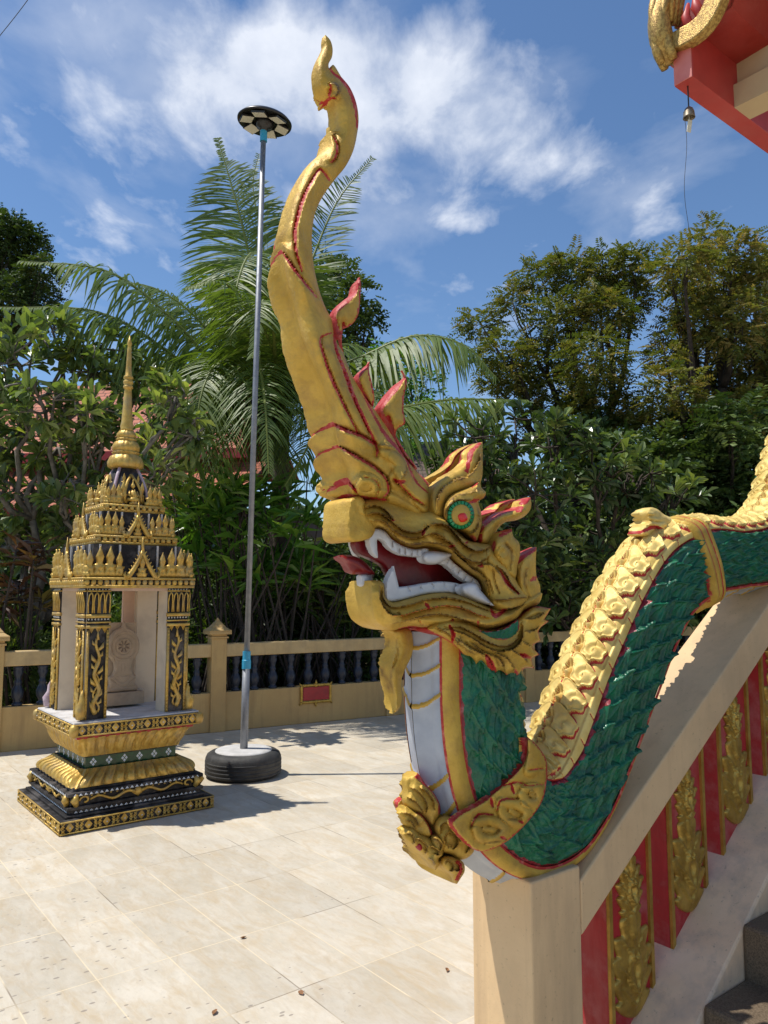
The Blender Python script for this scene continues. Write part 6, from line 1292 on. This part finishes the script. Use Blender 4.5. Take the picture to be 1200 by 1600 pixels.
# --- fan palms / large-leaf shrubs with thin canes
def cane_palm(label, bases, tips_px, Y, r, m_, ln=.42, nleaf=10, wd=.12, name='cane_palm', group=None):
    b = bases; e = empty(name, (at(b[0], 1000, Y)[0], Y, 0)); tag(e, label, 'palm shrub', group); mb = MB(); tips = []
    for (x, y) in tips_px:
        yy = Y+r.uniform(-.5, .5); p = at(x, y, yy); g = np.array([at(b[0]+r.uniform(-1, 1)*b[1], 1000, yy)[0], yy, 0]); mb.tube(branchline(g, p, r, .05, 7), np.linspace(.020, .009, 7), 6); tips.append(p)
    mb.build('cane', M['barkd'], e, True, world=True); tips = np.array(tips); d = unit(r.normal(0, .35, (len(tips), 3))+np.array([0, -.2, .7]))
    rosettes('leaves', tips, d, nleaf, ln, wd, m_, e, r, tmpl=LANCE, droop=-.35); return e
r5 = np.random.default_rng(15)
cane_palm('bright green cane palm with drooping strap leaves behind the steel lamp pole', (390, 90), [(r5.uniform(300, 500), r5.uniform(735, 900)) for _ in range(46)], 9.9, r5, M['fresh'], ln=.50, nleaf=13, wd=.15)
cane_palm('darker cane palm just right of the shrine roof beside the red tiles', (300, 40), [(r5.uniform(262, 350), r5.uniform(745, 850)) for _ in range(20)], 10.4, r5, M['palm'], ln=.42, nleaf=12, wd=.13)
cane_palm('thin leaved cane clump between the lamp and the dragon jaw', (520, 70), [(r5.uniform(440, 620), r5.uniform(830, 980)) for _ in range(34)], 10.6, r5, M['palm'], ln=.38, nleaf=12, wd=.11)
cane_palm('reddish brown ti plant at the left edge above the fence', (20, 40), [(r5.uniform(-30, 70), r5.uniform(850, 970)) for _ in range(14)], 8.3, r5, M['cord'], ln=.30, nleaf=14, wd=.22, name='ti_plant')
# --- shrubs just behind the fence
def shrub(label, x0, x1, Y, h, r, m_, n, ln=.14, wd=.4, tmpl=LANCE, name='shrub', hue=0., dy=.8):
    a_ = at(x0, 1000, Y)[0]; b_ = at(x1, 1000, Y)[0]; e = empty(name, ((a_+b_)/2, Y, 0)); tag(e, label, 'shrub', None); mb = MB()
    cl = []
    for i in range(max(3, int((b_-a_)/.5))):
        x = r.uniform(a_, b_); z = r.uniform(.25, 1)*h; c_ = (x, Y+r.uniform(-dy, dy), z*.8, .45*h**.5); cl.append(c_); mb.tube(branchline((x+r.uniform(-.2, .2), c_[1], 0), c_[:3], r, .1, 5), np.linspace(.025, .008, 5), 5)
    mb.build('stems', M['barkd'], e, True, world=True); P, D = [], []
    for c in cl: p, d = shell(r, c[:3], c[3], n//len(cl), 1.2, .2); P.append(p); D.append(d)
    P = np.concatenate(P); D = unit(np.concatenate(D)+r.normal(0, .5, (len(P), 3))); k = P[:, 2] > .02; P, D = P[k], D[k]
    foliage('leaves', tmpl, P, D, ln*r.uniform(.6, 1.3, len(P)), ln*wd, np.clip(r.normal(.42+hue, .22, len(P)), 0, 1), m_, e, r)
r6 = np.random.default_rng(16)
shrub('fine leaved green shrub behind the fence left of the shrine', -120, 140, 8.9, 1.5, r6, M['palm'], 9000, ln=.13, wd=.16, dy=.5, hue=-.1)
shrub('low bushy shrub behind the fence between shrine and lamp', 150, 400, 10.4, 1.9, r6, M['palm'], 8000, ln=.15, wd=.22, hue=-.2, dy=.6)
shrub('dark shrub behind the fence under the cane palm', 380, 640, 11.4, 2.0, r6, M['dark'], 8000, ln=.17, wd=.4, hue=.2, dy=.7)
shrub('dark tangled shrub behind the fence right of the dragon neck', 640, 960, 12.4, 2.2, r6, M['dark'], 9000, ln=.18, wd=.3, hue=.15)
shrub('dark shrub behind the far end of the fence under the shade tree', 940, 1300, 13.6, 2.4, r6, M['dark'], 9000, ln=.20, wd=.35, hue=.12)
# --- thicket and tree line far behind
def thicket(name, label, x0, x1, y0, y1, hfn, n, ln, m_, r, hue=0.):
    x = r.uniform(x0, x1, n); y = r.uniform(y0, y1, n); hmax = hfn(x); z = hmax*np.power(r.uniform(0, 1, n), .8); P = np.stack([x, y, z], -1)
    D = unit(r.normal(0, 1, (n, 3))+np.array([0, -.4, .2])); o = foliage(name, LANCE, P, D, ln*r.uniform(.6, 1.4, n), ln*.45, np.clip(r.normal(.35+hue, .25, n), 0, 1), m_, None, r); tag(o, label, 'thicket', kind='stuff')
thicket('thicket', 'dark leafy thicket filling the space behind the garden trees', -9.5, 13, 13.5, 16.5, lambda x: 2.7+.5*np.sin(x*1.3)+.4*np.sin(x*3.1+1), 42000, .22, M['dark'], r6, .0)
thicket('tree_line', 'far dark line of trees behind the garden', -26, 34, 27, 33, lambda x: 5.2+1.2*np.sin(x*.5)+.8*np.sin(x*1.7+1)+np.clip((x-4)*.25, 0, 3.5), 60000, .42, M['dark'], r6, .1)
# ------------------------------------------------------------ buildings beyond the garden
def roofmat(name, c1, c2, sc=1.):
    m_ = bpy.data.materials.new(name); m_.use_nodes = True; nt = m_.node_tree; N = nt.nodes; L = nt.links; b = N['Principled BSDF']; tc = N.new('ShaderNodeTexCoord'); br = N.new('ShaderNodeTexBrick'); L.new(tc.outputs['UV'], br.inputs[0])
    br.inputs['Scale'].default_value = 1; br.inputs['Brick Width'].default_value = .20*sc; br.inputs['Row Height'].default_value = .16*sc; br.inputs['Mortar Size'].default_value = .014; br.inputs['Mortar Smooth'].default_value = .6
    br.inputs['Color1'].default_value = (*c1, 1); br.inputs['Color2'].default_value = (*c2, 1); br.inputs['Mortar'].default_value = (c1[0]*.25, c1[1]*.25, c1[2]*.25, 1)
    L.new(br.outputs['Color'], b.inputs['Base Color']); b.inputs['Roughness'].default_value = .7; bm = N.new('ShaderNodeBump'); bm.inputs['Distance'].default_value = .03; bm.invert = True; L.new(br.outputs['Fac'], bm.inputs['Height']); L.new(bm.outputs[0], b.inputs['Normal']); return m_
M['rooft'] = roofmat('orange_roof_tiles', (.44, .115, .05), (.34, .085, .035)); M['roofb'] = roofmat('brown_roof_tiles', (.16, .10, .07), (.11, .07, .05))
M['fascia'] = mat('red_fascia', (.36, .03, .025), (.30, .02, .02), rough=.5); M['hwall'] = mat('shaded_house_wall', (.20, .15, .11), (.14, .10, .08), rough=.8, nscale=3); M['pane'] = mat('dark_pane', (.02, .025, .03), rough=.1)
def roofplane(name, a, b, c, d, m_, parent, th=.06):
    """a-b the eave, d-c the ridge; UV in metres"""
    a, b, c, d = map(np.asarray, (a, b, c, d)); n = np.cross(b-a, d-a).astype(float); n /= np.linalg.norm(n); v = np.array([a, b, c, d, a-n*th, b-n*th, c-n*th, d-n*th])
    o = mk(name, v, [np.array([(0, 1, 2, 3), (7, 6, 5, 4), (0, 4, 5, 1), (1, 5, 6, 2), (2, 6, 7, 3), (3, 7, 4, 0)])], m_, parent, world=True); uv = o.data.uv_layers.new(name='UVMap'); e1 = (b-a)/np.linalg.norm(b-a); e2 = np.cross(n, e1)
    for l in o.data.loops: q = v[l.vertex_index]-a; uv.data[l.index].uv = (float(q@e1), float(q@e2))
    return o
HA = R(-8); hu = np.array([math.cos(HA), math.sin(HA), 0]); hv = np.array([-hu[1], hu[0], 0]); hc_ = at(150, 800, 16.)
HOU = empty('monastery_house', (hc_[0], hc_[1], 0), HA); tag(HOU, 'low house with two tiers of orange tiled roof and red fascia behind the shrine', 'house')
def Hp(x, y, z): return np.array([hc_[0], hc_[1], 0])+hu*x+hv*y+Z3*z
ze = at(300, 795, 16.)[2]; zm = at(270, 722, 17.2)[2]
MB().box(Hp(-2, 3.0, ze/2), (5.6, 2.6, ze/2), [hu, hv, Z3]).build('wall', M['hwall'], HOU, world=True)
for k in range(4):
    w_ = MB().box(Hp(-6+k*2.4, .385, 1.5), (.5, .02, .55), [hu, hv, Z3]).build('window', M['fascia'], HOU, world=True); p_ = MB().box(Hp(-6+k*2.4, .365, 1.5), (.44, .01, .49), [hu, hv, Z3]).build('pane', M['pane'], HOU, world=True); p_.parent = w_
roofplane('lower_roof', Hp(-9, -.6, ze-.05), Hp(3.2, -.6, ze-.05), Hp(3.2, 1.6, zm), Hp(-9, 1.6, zm), M['rooft'], HOU)
MB().box(Hp(-2.9, -.62, ze-.12), (6.1, .03, .10), [hu, hv, Z3]).build('fascia', M['fascia'], HOU, world=True)
roofplane('upper_roof', Hp(-8, 1.1, zm+.22), Hp(2.8, 1.1, zm+.22), Hp(2.2, 3.6, zm+2.5), Hp(-8, 3.6, zm+2.5), M['rooft'], HOU)
roofplane('rear_roof', Hp(2.8, 6.1, zm+.22), Hp(-8, 6.1, zm+.22), Hp(-8, 3.6, zm+2.5), Hp(2.2, 3.6, zm+2.5), M['rooft'], HOU)
MB().box(Hp(-2.6, 1.08, zm+.12), (5.5, .04, .11), [hu, hv, Z3]).build('fascia', M['fascia'], HOU, world=True)
hc2 = at(690, 760, 17.); HO2 = empty('garden_hut', (hc2[0], hc2[1], 0)); tag(HO2, 'small hut with a dull brown tiled roof half hidden behind the dragon crest', 'hut')
zz2 = at(690, 745, 17.)[2]; zr2 = at(640, 690, 18.5)[2]
MB().box((hc2[0], hc2[1]+1.5, zz2/2), (1.5, 1.2, zz2/2)).build('wall', M['hwall'], HO2, world=True)
roofplane('front_roof', (hc2[0]-1.8, hc2[1], zz2-.1), (hc2[0]+1.8, hc2[1], zz2-.1), (hc2[0]+1.2, hc2[1]+1.5, zr2), (hc2[0]-1.2, hc2[1]+1.5, zr2), M['roofb'], HO2)
roofplane('rear_roof', (hc2[0]+1.8, hc2[1]+3, zz2-.1), (hc2[0]-1.8, hc2[1]+3, zz2-.1), (hc2[0]-1.2, hc2[1]+1.5, zr2), (hc2[0]+1.2, hc2[1]+1.5, zr2), M['roofb'], HO2)
rw = np.random.default_rng(5); gp = ground(108, 1289); wd = empty('weed', gp); tag(wd, 'tiny green weed sprouting at the front corner of the shrine base', 'weed')
pp_ = gp+np.stack([rw.normal(0, .02, 60), rw.normal(0, .015, 60), rw.uniform(0, .02, 60)], -1); dd_ = unit(rw.normal(0, .6, (60, 3))+np.array([0, 0, .8]))
foliage('leaves', LANCE, pp_, dd_, .030*rw.uniform(.6, 1.3, 60), .012, rw.uniform(.3, .8, 60), M['palm'], wd, rw)
S.render.engine = 'CYCLES'
